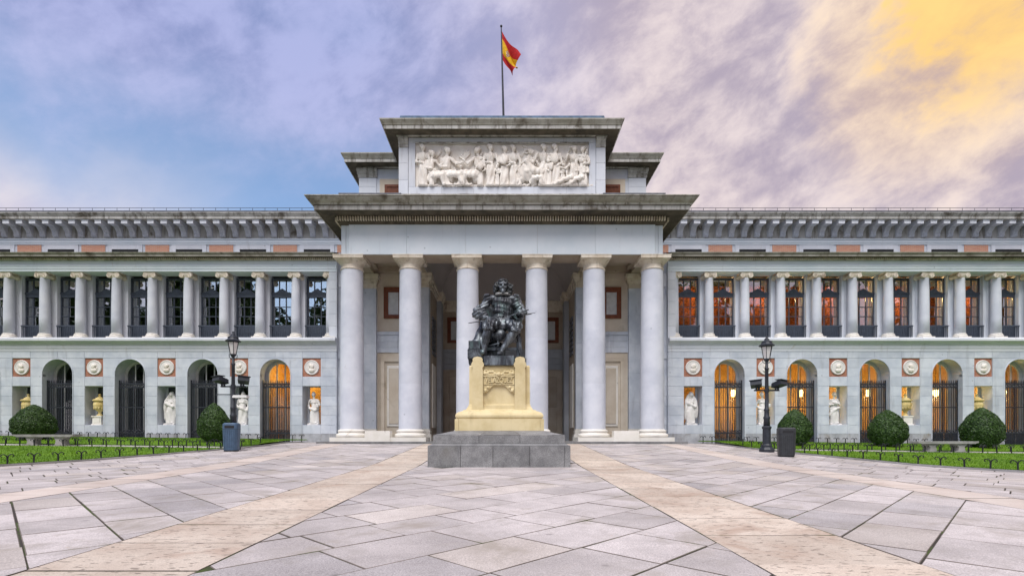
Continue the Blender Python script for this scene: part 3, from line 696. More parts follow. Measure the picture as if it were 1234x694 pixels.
# ---------------- wings
def arc_block(xn_side, xa, z0, z1, sgn, s, last):
    """block between the straight edge xn_side and the arch curve around xa; sgn = -1 left of arch, +1 right; s mirrors the wing"""
    pts = []; zz = [z0+G+(z1-2*G-z0)*k/8 for k in range(9)]
    for z in zz:
        h = z-ASP
        if h <= 0: e = AR
        elif h < AR: e = math.sqrt(AR*AR-h*h)
        else: e = 0
        pts.append((xa+sgn*(e if e > 0 else G), z))
    e = xn_side-sgn*(-G)
    poly = [(xn_side+G*(-sgn), zz[-1]), (xn_side+G*(-sgn), zz[0])]+pts if sgn < 0 else None
    if sgn < 0: poly = [(xn_side+G, zz[0])]+pts+[(xn_side+G, zz[-1])]
    else: poly = [(xn_side-G, zz[-1])]+pts[::-1]+[(xn_side-G, zz[0])]
    q = []
    for p in poly:
        if not q or abs(p[0]-q[-1][0])+abs(p[1]-q[-1][1]) > 1e-4: q.append(p)
    if s < 0: q = [(-a, b) for a, b in q][::-1]
    return MB().prism_xz(q, WY, WY+.2)
STR = [(-.1,5.24),(.02,5.24),(.02,5.40),(.05,5.41),(.05,5.60),(.09,5.63),(.12,5.70),(.22,5.76),(.30,5.80),(.30,5.92),(.26,5.985),(-1.2,5.99),(-1.2,5.24)]
ARCHT = [(-.95,9.82),(.0,9.82),(.0,9.95),(.03,9.955),(.03,10.08),(.06,10.10),(.06,10.13),(.0,10.14),(.0,10.42),(-.95,10.42)]
CORN = [(-.9,10.42),(.03,10.42),(.06,10.46),(.06,10.545),(.38,10.555),(.38,10.66),(.41,10.67),(.46,10.73),(.47,10.76),(-.9,10.84)]
def vol_cap():
    m = MB()
    m.box(-.335,.335,-.30,.30,3.74,3.82)
    for s in (-1, 1):
        for (y0, y1) in ((-.315,-.20),(.20,.315)):
            m.lathe([(.0,y0-.012),(.035,y0-.015),(.04,y0+.01),(.075,y0+.012),(.085,y0-.004),(.125,y0),(.14,y0+.02),(.14,y1)], 14, (s*.235, 3.615), 'y')
        m.lathe([(.125,-.2),(.085,-.06),(.085,.06),(.125,.2)], 12, (s*.235, 3.615), 'y', False)
    m.box(-.24,.24,-.29,.29,3.64,3.74); m.lathe([(.235,3.50),(.25,3.52),(.26,3.55),(.28,3.60),(.30,3.65)], 24)
    return m.mesh('capital', M['cap'])
ion_cap = vol_cap()
ion_shaft = MB().lathe([(.262,.30),(.262,1.2),(.256,2.0),(.245,2.8),(.232,3.40),(.24,3.43),(.24,3.47),(.232,3.50)], 24).mesh('shaft', M['shaft'], True)
ib = MB().box(-.36,.36,-.36,.36,0,.10); ib.lathe([(.30,.10),(.345,.11),(.355,.15),(.34,.19),(.305,.20),(.295,.225),(.315,.24),(.315,.27),(.29,.29),(.262,.305)], 24); ion_base = ib.mesh('base', M['base'])
# gallery window: frame (local, centred on x, y = glass plane, z from gallery floor)
WW, GY = .65, 30.5
wf = MB()
for x in (-.62, .62): wf.box(x-.035, x+.035, -.05, .06, .0, 3.72)
wf.box(-.585,.585,-.045,.06,3.60,3.72); wf.box(-.585,.585,-.07,.06,2.58,2.80); wf.box(-.64,.64,-.10,-.05,2.76,2.84)
for x in (-.2, .2): wf.box(x-.018, x+.018, -.03, .05, .95, 2.58); wf.box(x-.018, x+.018, -.03, .05, 2.8, 3.6)
for z in (.93, 1.46, 2.02): wf.box(-.585,.585,-.025,.045,z-.02,z+.02)
wf_me = wf.mesh('frame', M['winframe'])
pd = MB().prism_xz([(-.40,2.845),(.40,2.845),(0,3.10)], -.10, -.03); pd.box(-.46,.46,-.12,-.02,2.84,2.87); pd_me = pd.mesh('pediment', M['winframe'])
rl = MB().box(-.64,.64,-.36,-.31,.80,.87); rl.box(-.64,.64,-.355,-.315,.06,.10)
for k in range(12): x = -.6+k*1.2/11; rl.box(x-.013, x+.013, -.347, -.322, .1, .8)
for x in (-.6, .6): rl.box(x-.02, x+.02, -.35, -.05, .80, .86)
rl_me = rl.mesh('railing', M['winframe'])
ap_me = MB().box(-.585,.585,.0,.04,.0,.91).mesh('apron_panel', M['winframe'])
def pane_mesh(w, h): return me_('pane', [(-w/2,0,0),(w/2,0,0),(w/2,0,h),(-w/2,0,h),(-w/2,.006,0),(w/2,.006,0),(w/2,.006,h),(-w/2,.006,h)], [(0,1,2,3),(7,6,5,4),(0,4,5,1),(1,5,6,2),(2,6,7,3),(3,7,4,0)], M['glass'])
pane_lo = [pane_mesh(.363, h) for h in (.49, .52, .52)]; pane_mid = pane_lo; pane_up = pane_mesh(.363, .80)
# arch door: gate and glazed inner frame (local: x about arch centre, y from the wall face, z world)
gt = MB()
for z in (-.12, .55, 2.05, 3.20, 3.42): gt.box(-.83,.83,-.02,.02,z-.032,z+.032)
for x in (-.83, 0, .83): gt.box(x-.03, x+.03, -.03, .03, -.3, 3.62)
gb = MB()
for k in range(1, 16):
    if k == 8: continue
    x = -.83+k*1.66/16; gb.box(x-.017, x+.017, -.017, .017, -.28, 3.52); gb.add([(x-.02,-.02,3.52),(x+.02,-.02,3.52),(x+.02,.02,3.52),(x-.02,.02,3.52),(x,0,3.66)], [(0,1,4),(1,2,4),(2,3,4),(3,0,4)])
    gb.box(x+.04, x+.064, -.01, .01, -.28, .55)
gsc = MB()
for k in range(8):
    x = -.72+k*.206
    gsc.tube([(x+.075*math.cos(t), 0, 3.31+.075*math.sin(t)) for t in np.linspace(0, 2*math.pi, 13)], .022, 4)
    gsc.tube([(x+.075*math.cos(t), 0, .66+.075*math.sin(t)) for t in np.linspace(0, 2*math.pi, 13)], .02, 4)
gt_me, gb_me, gs_me = gt.mesh('gate_frame', M['iron']), gb.mesh('gate_bars', M['iron']), gsc.mesh('gate_scrolls', M['iron'])
def arch_ring(r0, r1, y0, y1, zb, n=20):
    m = MB(); V = []; F = []
    prof = [(-1, zb)]+[None]
    pts = lambda r: [(-r, zb)]+[(-r*math.cos(math.pi*k/n), ASP+r*math.sin(math.pi*k/n)) for k in range(n+1)]+[(r, zb)]
    a, b = pts(r0), pts(r1); k = len(a)
    V = [(x, y0, z) for x, z in a]+[(x, y0, z) for x, z in b]+[(x, y1, z) for x, z in a]+[(x, y1, z) for x, z in b]
    for i in range(k-1):
        F += [(i, i+1, k+i+1, k+i), (2*k+i, 2*k+i+1, i+1, i), (k+i, k+i+1, 3*k+i+1, 3*k+i), (3*k+i, 3*k+i+1, 2*k+i+1, 2*k+i)]
    return m.add(V, F)
reveal_me = arch_ring(AR, AR+.03, .015, .85, -.35).mesh('arch_reveal', M['ashlar'])
archiv_me = arch_ring(AR+.004, AR+.05, -.025, .03, -.3).mesh('archivolt', M['ashlar'])
inner_me = arch_ring(.70, AR+.02, .74, .84, -.3).mesh('door_surround', M['greyframe'])
im = MB()
for x in (-.24, .24): im.box(x-.03, x+.03, .76, .82, -.3, ASP+math.sqrt(.70**2-x*x))
im.box(-.70,.70,.765,.815,3.28,3.36); im.box(-.70,.70,.765,.815,-.3,.25); mull_me = im.mesh('mullion', M['greyframe'])
agl = MB().prism_xz([(-.70,.25),(.70,.25),(.70,ASP)]+[(.70*math.cos(math.pi*k/14), ASP+.70*math.sin(math.pi*k/14)) for k in range(1, 14)]+[(-.70,ASP)], .785, .79).mesh('pane', M['doorglass'])
med_me = MB().lathe([(.0,-.05),(.24,-.05),(.33,-.04),(.36,-.055),(.40,-.06),(.425,-.03),(.425,.03)], 30, (0,0), 'y').mesh('medallion', M['marble'])
def bust(k):
    rr = random.Random(k); m = MB(); f = rr.choice((-1, 1))
    m.sphere((f*.02, -.06, .05), .13, 12, 8, (.9,.5,1.15)); m.sphere((f*.06, -.08, .04), .07, 8, 6, (1,.6,1)); m.sphere((-f*.05, -.05, .10), .13, 10, 6, (.8,.5,.8))
    m.sphere((0, -.05, -.16), .16, 12, 6, (1.1,.4,.8)); m.sphere((-f*.16, -.045, -.05), .05, 8, 6, (1,.4,1.6)); return m.mesh('profile_bust', M['relief'])
bust_me = [bust(k) for k in range(4)]
con = MB().prism_xz([(0,0)], 0, 0) if False else MB()
prof = [(0,0),(-.10,.02),(-.16,.10),(-.15,.22),(-.20,.34),(-.32,.46),(-.40,.54),(-.42,.63),(0,.63)]     # (y, z)
V = [(-.17, y, z) for y, z in prof]+[(.17, y, z) for y, z in prof]; n = len(prof)
con.add(V, [tuple(range(n)), tuple(range(2*n-1, n-1, -1))]+[((i+1)%n, i, i+n, (i+1)%n+n) for i in range(n)])
for x in (-.11, 0, .11):      # flutes on the console face
    for (a, b) in zip(prof[1:7], prof[2:8]): con.bar((x, a[0]-.012, a[1]), (x, b[0]-.012, b[1]), .05, .03)
con_me = con.mesh('console', M['upper']); mod_me = MB().box(-.20,.20,-.86,0,0,.20).box(-.23,.23,-.88,0,.20,.25).mesh('modillion', M['upper'])

for s in (-1, 1):
    sx = lambda a: s*a
    xe = XE
    # backing wall pieces (solid masonry behind the facing blocks, with openings kept free)
    bk = MB()
    for j in range(NB):
        xn = X0+P*(.5+2*j); xa = xn+P
        a0 = 9.5 if j == 0 else xn-P+AR+.02
        bk.box(s*a0, s*(xn-.525), WY+.02, WY+.86, -.4, 5.23)
        bk.box(s*(xn+.525), s*(xa-AR-.02), WY+.02, WY+.86, -.4, 5.23)
        bk.box(s*(xn-.525), s*(xn+.525), WY+.02, WY+.86, -.4, 1.02); bk.box(s*(xn-.525), s*(xn+.525), WY+.02, WY+.86, 3.25, 3.79); bk.box(s*(xn-.525), s*(xn+.525), WY+.10, WY+.86, 3.79, 4.85); bk.box(s*(xn-.525), s*(xn+.525), WY+.02, WY+.86, 4.85, 5.23)
        # spandrel over arch
        sp = [(xa-AR-.02, 5.23), (xa-AR-.02, ASP)]+[(xa-(AR+.02)*math.cos(math.pi*k/16), ASP+(AR+.02)*math.sin(math.pi*k/16)) for k in range(1, 16)]+[(xa+AR+.02, ASP), (xa+AR+.02, 5.23)]
        if s < 0: sp = [(-a, b) for a, b in sp][::-1]
        for i in range(1, len(sp)-2):
            (xa1, za1), (xb1, zb1) = sp[i], sp[i+1]; bk.prism_xz([(xa1, za1), (xb1, zb1), (xb1, 5.23), (xa1, 5.23)], WY+.02, WY+.86)
    bk.build('wall_core', M['gutter'], MU).data.materials[0] = M['ashlar']
    # facing blocks; the lowest course is rougher, damp-stained stone
    am = lambda a: M['plinthstone'] if a < .5 else M['ashlar']
    for j in range(NB):
        xn = X0+P*(.5+2*j); xa = xn+P; xp = xn-P
        for i, (a, b) in enumerate(zip(ZS, ZS[1:])):
            mid = (a+b)/2
            if not (1.02 < mid < 3.25 or 3.79 < mid < 4.85): block('wall_block', s*(xn-.525), s*(xn+.525), WY, WY+.2, a, b, am(a), MU, .006, G)
            if j == 0: block('wall_block', s*9.52, s*(xn-.525), WY, WY+.2, a, b, am(a), MU, .006, G)
            if b <= ASP or a >= 4.85:
                e = AR if b <= ASP else 0
                block('wall_block', s*(xn+.525), s*(xa-e), WY, WY+.2, a, b, am(a), MU, .006, G)
                if j < NB-1 or True: block('wall_block', s*(xa+e), s*(xn+2*P-.525), WY, WY+.2, a, b, am(a), MU, .006, G)
            else:
                arc_block(xn+.525, xa, a, b, -1, s, False).build('wall_block', M['ashlar'], MU)
                arc_block(xn+2*P-.525, xa, a, b, 1, s, False).build('wall_block', M['ashlar'], MU)
        # niche shell
        nm = MB(); y1 = WY+.80
        nm.box(s*(xn-.53), s*(xn+.53), WY+.21, y1, 1.0, 1.022)
        nb_ = nm.build('niche', M['ashlar'], MU)
        block('niche_frame', s*(xn-.53), s*(xn-.40), y1-.02, y1+.04, 1.02, 3.25, M['ashlar'], MU); block('niche_frame', s*(xn+.40), s*(xn+.53), y1-.02, y1+.04, 1.02, 3.25, M['ashlar'], MU)
        block('niche_pane', s*(xn-.40), s*(xn+.40), y1, y1+.01, 1.02, 3.25, M['doorglass'], MU)
        # roundel
        block('roundel_panel', s*(xn-.52), s*(xn+.52), WY+.055, WY+.1, 3.80, 4.84, M['redmarble'], MU)
        md = ob('medallion', med_me, MU, (s*xn, WY+.05, 4.32)); ob('profile_bust', bust_me[(j+(s > 0)) % 4], md, (s*xn, WY+.03, 4.32))
        # arch door
        dr = empty('arched_door', (s*xa, WY, 0), MU)
        ob('arch_reveal', reveal_me, dr, (s*xa, WY, 0)); ob('archivolt', archiv_me, dr, (s*xa, WY, 0)); ob('door_surround', inner_me, dr, (s*xa, WY, 0)); ob('mullion', mull_me, dr, (s*xa, WY, 0)); ob('pane', agl, dr, (s*xa, WY, 0))
        g_ = empty('iron_gate', (s*xa, WY+.30, 0), MU)
        for nme, me in (('gate_frame', gt_me), ('gate_bars', gb_me), ('gate_scrolls', gs_me)): tag(ob(nme, me, g_, (s*xa, WY+.30, 0)), kind='stuff' if nme != 'gate_frame' else None)
    # string course, gallery floor, entablature
    pw = [(9.5, WY), (xe+.3, WY)] if s > 0 else [(-xe-.3, WY), (-9.5, WY)]
    MB().sweep(STR, pw).build('string_course', M['upper'], MU)
    MB().sweep(ARCHT, pw).build('architrave', M['frieze'], MU)
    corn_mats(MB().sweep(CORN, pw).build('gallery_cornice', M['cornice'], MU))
    dm = MB(); x = 9.55
    while x < xe: dm.box(s*x, s*(x+.06), WY-.13, WY-.05, 10.45, 10.545); x += .115
    tag(dm.build('dentils', M['cap'], MU), kind='stuff')
    # end pier of the gallery
    for a, b in zip([5.99, 6.7, 7.4, 8.1, 8.8, 9.35], [6.7, 7.4, 8.1, 8.8, 9.35, 9.82]): block('pier_block', s*9.5, s*9.95, WY+.02, WY+.9, a, b, M['upper'], MU, .006, .004)
    # columns
    for k in range(1, 2*NB+1):
        x = s*(X0+P*k); c = empty('ionic_column', (x, WY+.36, 5.99), MU)
        for nme, me in (('shaft', ion_shaft), ('base', ion_base), ('capital', ion_cap)): ob(nme, me, c, (x, WY+.36, 6.0))
    c = empty('ionic_column', (s*X0, WY+.36, 5.99), MU)
    for nme, me in (('shaft', ion_shaft), ('base', ion_base), ('capital', ion_cap)): ob(nme, me, c, (s*(X0+.06), WY+.36, 6.0))
    # glazed back of the gallery
    for k in range(0, 2*NB):
        xw = s*(X0+P*(k+.5))
        w = empty('gallery_window', (xw, GY, 6.0), MU)
        for nme, me in (('frame', wf_me), ('pediment', pd_me), ('railing', rl_me), ('apron_panel', ap_me)): ob(nme, me, w, (xw, GY, 6.0))
        rr = random.Random(k*7+(s > 0))
        for ci, cx in enumerate((-.39, 0, .39)):
            for ri, (z, me) in enumerate(((.95, pane_lo[0]), (1.48, pane_lo[1]), (2.04, pane_lo[2]), (2.8, pane_up))):
                o = ob('pane', me, w, (xw+cx, GY+.02, 6.0+z)); o.rotation_euler = (rr.gauss(0, .010), 0, rr.gauss(0, .010))
    for k in range(0, 2*NB+1):
        xw = X0+P*k; pb = MB().box(s*(xw-P/2+WW), s*(xw+P/2-WW), GY-.28, GY+.2, 5.99, 9.82) if k else MB().box(s*9.95, s*(xw+P/2-WW), GY-.28, GY+.2, 5.99, 9.82)
        if k: pb.box(s*(xw-.22), s*(xw+.22), GY-.34, GY-.28, 5.99, 9.82)
        pb.build('gallery_pier', M['upper'], MU)
    # roof over the gallery up to the attic
    V = [(s*9.5, WY-.3, 10.80), (s*(xe+.3), WY-.3, 10.80), (s*(xe+.3), 33.3, 12.1), (s*9.5, 33.3, 12.1)]
    ob('gallery_roof', me_('gallery_roof', [(a, b-WY, c-10.8) for a, b, c in V], [(0,1,2,3) if s > 0 else (3,2,1,0)], M['gutter']), MU, (0, WY, 10.8))
    # attic wall
    ATY = 33.3; X8 = 8.4; XA = 42
    block('attic_wall', s*X8, s*XA, ATY+.03, ATY+.4, 10.5, 14.1, M['upper'], MU)
    q = 4.14; nbk = 9
    for k in range(nbk):
        xb = 9.95+q*k if True else 0      # brick panel centre
        block('brick_panel', s*(xb-.77), s*(xb+.77), ATY, ATY+.05, 11.9, 12.74, M['brick'], MU)
        xw = xb+q/2; f = MB()
        w = empty('attic_window', (s*xw, ATY, 11.9), MU)
        f.box(s*(xw-1.12), s*(xw-.86), ATY-.02, ATY+.05, 11.9, 12.74); f.box(s*(xw+.86), s*(xw+1.12), ATY-.02, ATY+.05, 11.9, 12.74); f.box(s*(xw-.86), s*(xw+.86), ATY-.02, ATY+.05, 12.46, 12.74); f.build('frame', M['upper'], w)
        block('pane', s*(xw-.86), s*(xw+.86), ATY+.01, ATY+.03, 11.9, 12.46, M['dark'], w)
    pa = [(X8, ATY), (XA, ATY)] if s > 0 else [(-XA, ATY), (-X8, ATY)]
    MB().sweep([(-.05,12.75),(.03,12.75),(.03,12.83),(.06,12.85),(.06,13.04),(.10,13.06),(.10,13.13),(-.05,13.15)], pa).build('attic_string', M['frieze'], MU)
    MB().sweep([(-.1,13.98),(.02,13.98),(.02,14.04),(.93,14.05),(.93,14.22),(.97,14.24),(1.0,14.30),(1.06,14.36),(1.06,14.40),(-.1,14.46)], pa).build('attic_cornice', M['cornice'], MU)
    block('frieze_course', s*X8, s*XA, ATY-.005, ATY+.04, 13.16, 14.0, M['cornice'], MU)
    MB().sweep([(.55,14.43),(1.0,14.43),(1.0,14.52),(.55,14.56)], pa).build('gutter', M['gutter'], MU)
    for k in range(40):
        x = 8.95+.83*k
        ob('console', con_me, MU, (s*x, ATY+.02, 13.22)); ob('modillion', mod_me, MU, (s*x, ATY+.02, 13.79))
    rr = MB(); yr = ATY-.75
    for z in (14.63, 14.80): rr.bar((s*X8, yr, z), (s*XA, yr, z), .022)
    x = 8.8
    while x < XA: rr.bar((s*x, yr, 14.5), (s*x, yr, 14.81), .022); x += .78
    rr.build('roof_railing', M['iron'], MU)
    block('main_roof', s*X8, s*XA, ATY-.2, ATY+12, 14.46, 14.5, M['gutter'], MU)
    # interiors: ground floor room and gallery room
    lit = s > 0
    xin = X0+P*2-.1 if not lit else xe+1     # on the unlit wing only the first bay is lit
    rm = MB()
    xs0 = 9.5
    if lit:
        block('interior_wall', s*xs0, s*(xe+1), 33.0, 33.2, -.3, 5.2, M['int_warm'], MU); block('interior_ceiling', s*xs0, s*(xe+1), WY+.86, 33.0, 5.2, 5.3, M['int_warm'], MU)
        block('interior_wall', s*xs0, s*(xe+1), 32.6, 32.8, 6.0, 9.9, M['int_red'], MU)
    else:
        xm = X0+P*1.98
        block('interior_wall', s*xs0, s*xm, 33.0, 33.2, -.3, 5.2, M['int_warm'], MU); block('interior_ceiling', s*xs0, s*xm, WY+.86, 33.0, 5.2, 5.3, M['int_warm'], MU); block('interior_wall', s*xm, s*(xm+.2), WY+.9, 33.2, -.3, 5.3, M['int_warm'], MU)  # the crosswise wall is an added unseen partition that stops the lantern light
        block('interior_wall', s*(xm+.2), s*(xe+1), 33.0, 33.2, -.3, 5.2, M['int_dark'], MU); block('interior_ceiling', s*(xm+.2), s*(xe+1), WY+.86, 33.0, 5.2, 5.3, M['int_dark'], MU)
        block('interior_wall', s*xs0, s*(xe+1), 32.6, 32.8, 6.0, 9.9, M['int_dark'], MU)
    block('interior_floor', s*xs0, s*(xe+1), WY+.86, 33.2, -.2, -.05, M['int_floor'], MU); block('interior_floor', s*xs0, s*(xe+1), WY+.86, 33.2, 5.9, 5.98, M['int_floor'], MU)
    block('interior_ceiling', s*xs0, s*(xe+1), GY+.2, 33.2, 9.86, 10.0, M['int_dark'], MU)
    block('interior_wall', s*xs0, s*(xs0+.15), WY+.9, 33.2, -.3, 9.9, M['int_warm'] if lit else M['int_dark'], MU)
    block('interior_wall', s*(xe+.9), s*(xe+1.05), WY, 33.2, -.3, 10.4, M['int_dark'], MU)
    if lit:
        for k in range(0, 2*NB): 
            xw = X0+P*(k+.5)+.62; block('curtain', s*xw, s*(xw+.22), GY+.32, GY+.42, 6.0, 9.8, M['int_warm'], MU)

# ================================================================== SCULPTURE TOOLS
def cone_caps(m, p, r0, q, r1, n=12, sq=1.0):
    p = Vector(p); q = Vector(q); d = q-p; L_ = d.length
    d = d.normalized() if L_ > 1e-6 else Vector((0,0,1))
    a = Vector((1,0,0)) if abs(d.x) < .8 else Vector((0,1,0)); a = (a-d*a.dot(d)).normalized(); b = d.cross(a)
    V = []; F = []; rings = []
    for k in range(1, 5): t = -math.pi/2+math.pi/2*k/4; rings.append((p+d*(r0*math.sin(t)), r0*math.cos(t)))
    for k in range(0, 4): t = math.pi/2*k/4; rings.append((q+d*(r1*math.sin(t)), max(r1*math.cos(t), 1e-4)))
    for c, r in rings:
        for k in range(n): t = 2*math.pi*k/n; V.append(c+(a*math.cos(t)+b*math.sin(t)*sq)*r)
    for i in range(len(rings)-1):
        for k in range(n): F.append((i*n+k, i*n+(k+1)%n, (i+1)*n+(k+1)%n, (i+1)*n+k))
    V.append(p-d*r0); V.append(q+d*r1); e = len(V)
    for k in range(n): F.append((e-2, (k+1)%n, k)); F.append((e-1, (len(rings)-1)*n+k, (len(rings)-1)*n+(k+1)%n))
    m.add(V, F)
class Sculpt(MB):
    def c(s, p, r0, q, r1, sq=1.0): cone_caps(s, p, r0, q, r1, 14, sq); return s
    def chain(s, pts):
        for (p, r), (q, t) in zip(pts, pts[1:]): s.c(p, r, q, t)
        return s
    def e(s, c, r): s.sphere(c, 1, 16, 12, r); return s
    def remesh(s, name, voxel, mat, sm=4, fold=None, decim=None):
        me = me_(name, s.V, s.F); o = bpy.data.objects.new('tmp', me); COL.objects.link(o)
        md = o.modifiers.new('r', 'REMESH'); md.mode = 'VOXEL'; md.voxel_size = voxel; md.use_smooth_shade = True
        if sm: k = o.modifiers.new('s', 'SMOOTH'); k.iterations = sm; k.factor = .5
        dg = bpy.context.evaluated_depsgraph_get(); ev = o.evaluated_get(dg); out = bpy.data.meshes.new_from_object(ev, depsgraph=dg)
        bpy.data.objects.remove(o); out.name = name
        if fold:
            n = len(out.vertices); co = np.zeros(n*3); no = np.zeros(n*3); out.vertices.foreach_get('co', co); out.vertices.foreach_get('normal', no); co = co.reshape(-1,3); no = no.reshape(-1,3)
            co += no*fold(co)[:, None]; out.vertices.foreach_set('co', co.ravel()); out.update()
        out.materials.clear(); out.materials.append(mat)
        out.polygons.foreach_set('use_smooth', [True]*len(out.polygons)); return out
def drape(seed, amp=.018, freq=22, zmin=-1e9, zmax=1e9):
    def f(c):
        a = np.sin(freq*c[:,0]+3.5*np.sin(2.1*c[:,2]+seed)+seed)*.6+np.sin(freq*.55*c[:,1]-freq*.45*c[:,2]*.6+2.2*np.sin(3*c[:,0]+seed*2))*.5
        w = np.clip((c[:,2]-zmin)/.1, 0, 1)*np.clip((zmax-c[:,2])/.1, 0, 1)
        return amp*a*w
    return f
def draped_woman(seed, pose, mat, H=2.1):
    """standing classical draped figure on a square foot block, local, facing -Y"""
    k = H/2.1; S = Sculpt(); sw = .05 if seed % 2 else -.05
    S.box(-.34*k, .34*k, -.26*k, .26*k, 0, .10*k)
    S.chain([((sw*.6,0,.12),.29),((sw*.8,0,.55),.25),((sw,0,.95),.235),((sw*.6,.0,1.15),.19)])      # skirt to waist
    S.c((-.12+sw,-.12,.18),.15,(-.10+sw,-.10,.8),.14); S.c((.14+sw,-.06,.16),.16,(.12+sw,-.04,.75),.15)
    S.c((-.13+sw,-.22,.13),.055,(-.12+sw,-.12,.15),.06); S.c((.15+sw,-.24,.13),.055,(.14+sw,-.12,.15),.06)
    S.e((0,0,1.32),(.215,.15,.22)); S.e((-.085,-.10,1.36),(.085,.08,.08)); S.e((.085,-.10,1.36),(.085,.08,.08)); S.c((-.20,.0,1.50),.085,(.20,.0,1.50),.085)
    S.c((0,.0,1.5),.07,(0,-.015,1.68),.06); tilt = .03*(1 if seed % 3 else -1)
    S.e((tilt,-.02,1.82),(.095,.115,.14)); S.e((tilt,.03,1.86),(.125,.13,.13)); S.e((tilt,.13,1.83),(.07,.07,.06)); S.e((tilt,-.135,1.80),(.02,.03,.035)); S.e((tilt,.02,1.975),(.075,.075,.05))
    if pose == 0:   # one arm folded at the waist gathering cloth, other hanging with wreath
        S.chain([((-.24,0,1.48),.075),((-.33,.02,1.18),.065),((-.16,-.17,1.10),.05),((-.06,-.2,1.10),.045)]); S.chain([((.24,0,1.48),.075),((.33,.03,1.18),.065),((.34,-.08,.92),.05),((.34,-.10,.82),.05)])
        S.chain([((-.22,-.10,1.08),.09),((.05,-.2,1.0),.08),((.26,-.12,.86),.09),((.30,-.02,.5),.10)])
    elif pose == 1: # holds a vessel before the chest
        S.chain([((-.24,0,1.48),.075),((-.34,.0,1.2),.065),((-.18,-.20,1.24),.05)]); S.chain([((.24,0,1.48),.075),((.33,.0,1.2),.065),((.14,-.20,1.28),.05)]); S.e((-.02,-.24,1.30),(.10,.09,.13))
        S.chain([((.2,-.14,1.05),.09),((-.1,-.22,.92),.08),((-.28,-.08,.6),.10)])
    elif pose == 2: # mantle over the head, arms inside
        S.e((tilt,.04,1.85),(.155,.16,.18)); S.chain([((-.12,.05,1.8),.08),((-.26,.0,1.45),.12),((-.30,-.03,1.0),.13),((-.28,0,.4),.12)]); S.chain([((.12,.05,1.8),.08),((.26,0,1.45),.12),((.31,-.05,1.05),.12),((.30,0,.5),.11)]); S.c((-.2,-.12,1.3),.10,(.22,-.16,1.1),.09)
    else:           # arm bent to hip, staff side arm lowered with a book
        S.chain([((-.24,0,1.48),.075),((-.36,.05,1.2),.065),((-.22,-.06,1.02),.05)]); S.chain([((.24,0,1.48),.075),((.35,-.02,1.22),.065),((.30,-.20,1.12),.05)]); S.box(.20,.36,-.30,-.20,1.06,1.28); S.chain([((-.2,-.12,1.0),.09),((.12,-.2,.88),.09),((.28,-.1,1.02),.08)])
    S.V = [(x*k, y*k, z*k if z > .001 else 0) for x, y, z in S.V]
    return S.remesh('figure', .020, mat, 2, drape(seed*1.7, .017, 24, .12, 1.55*k))

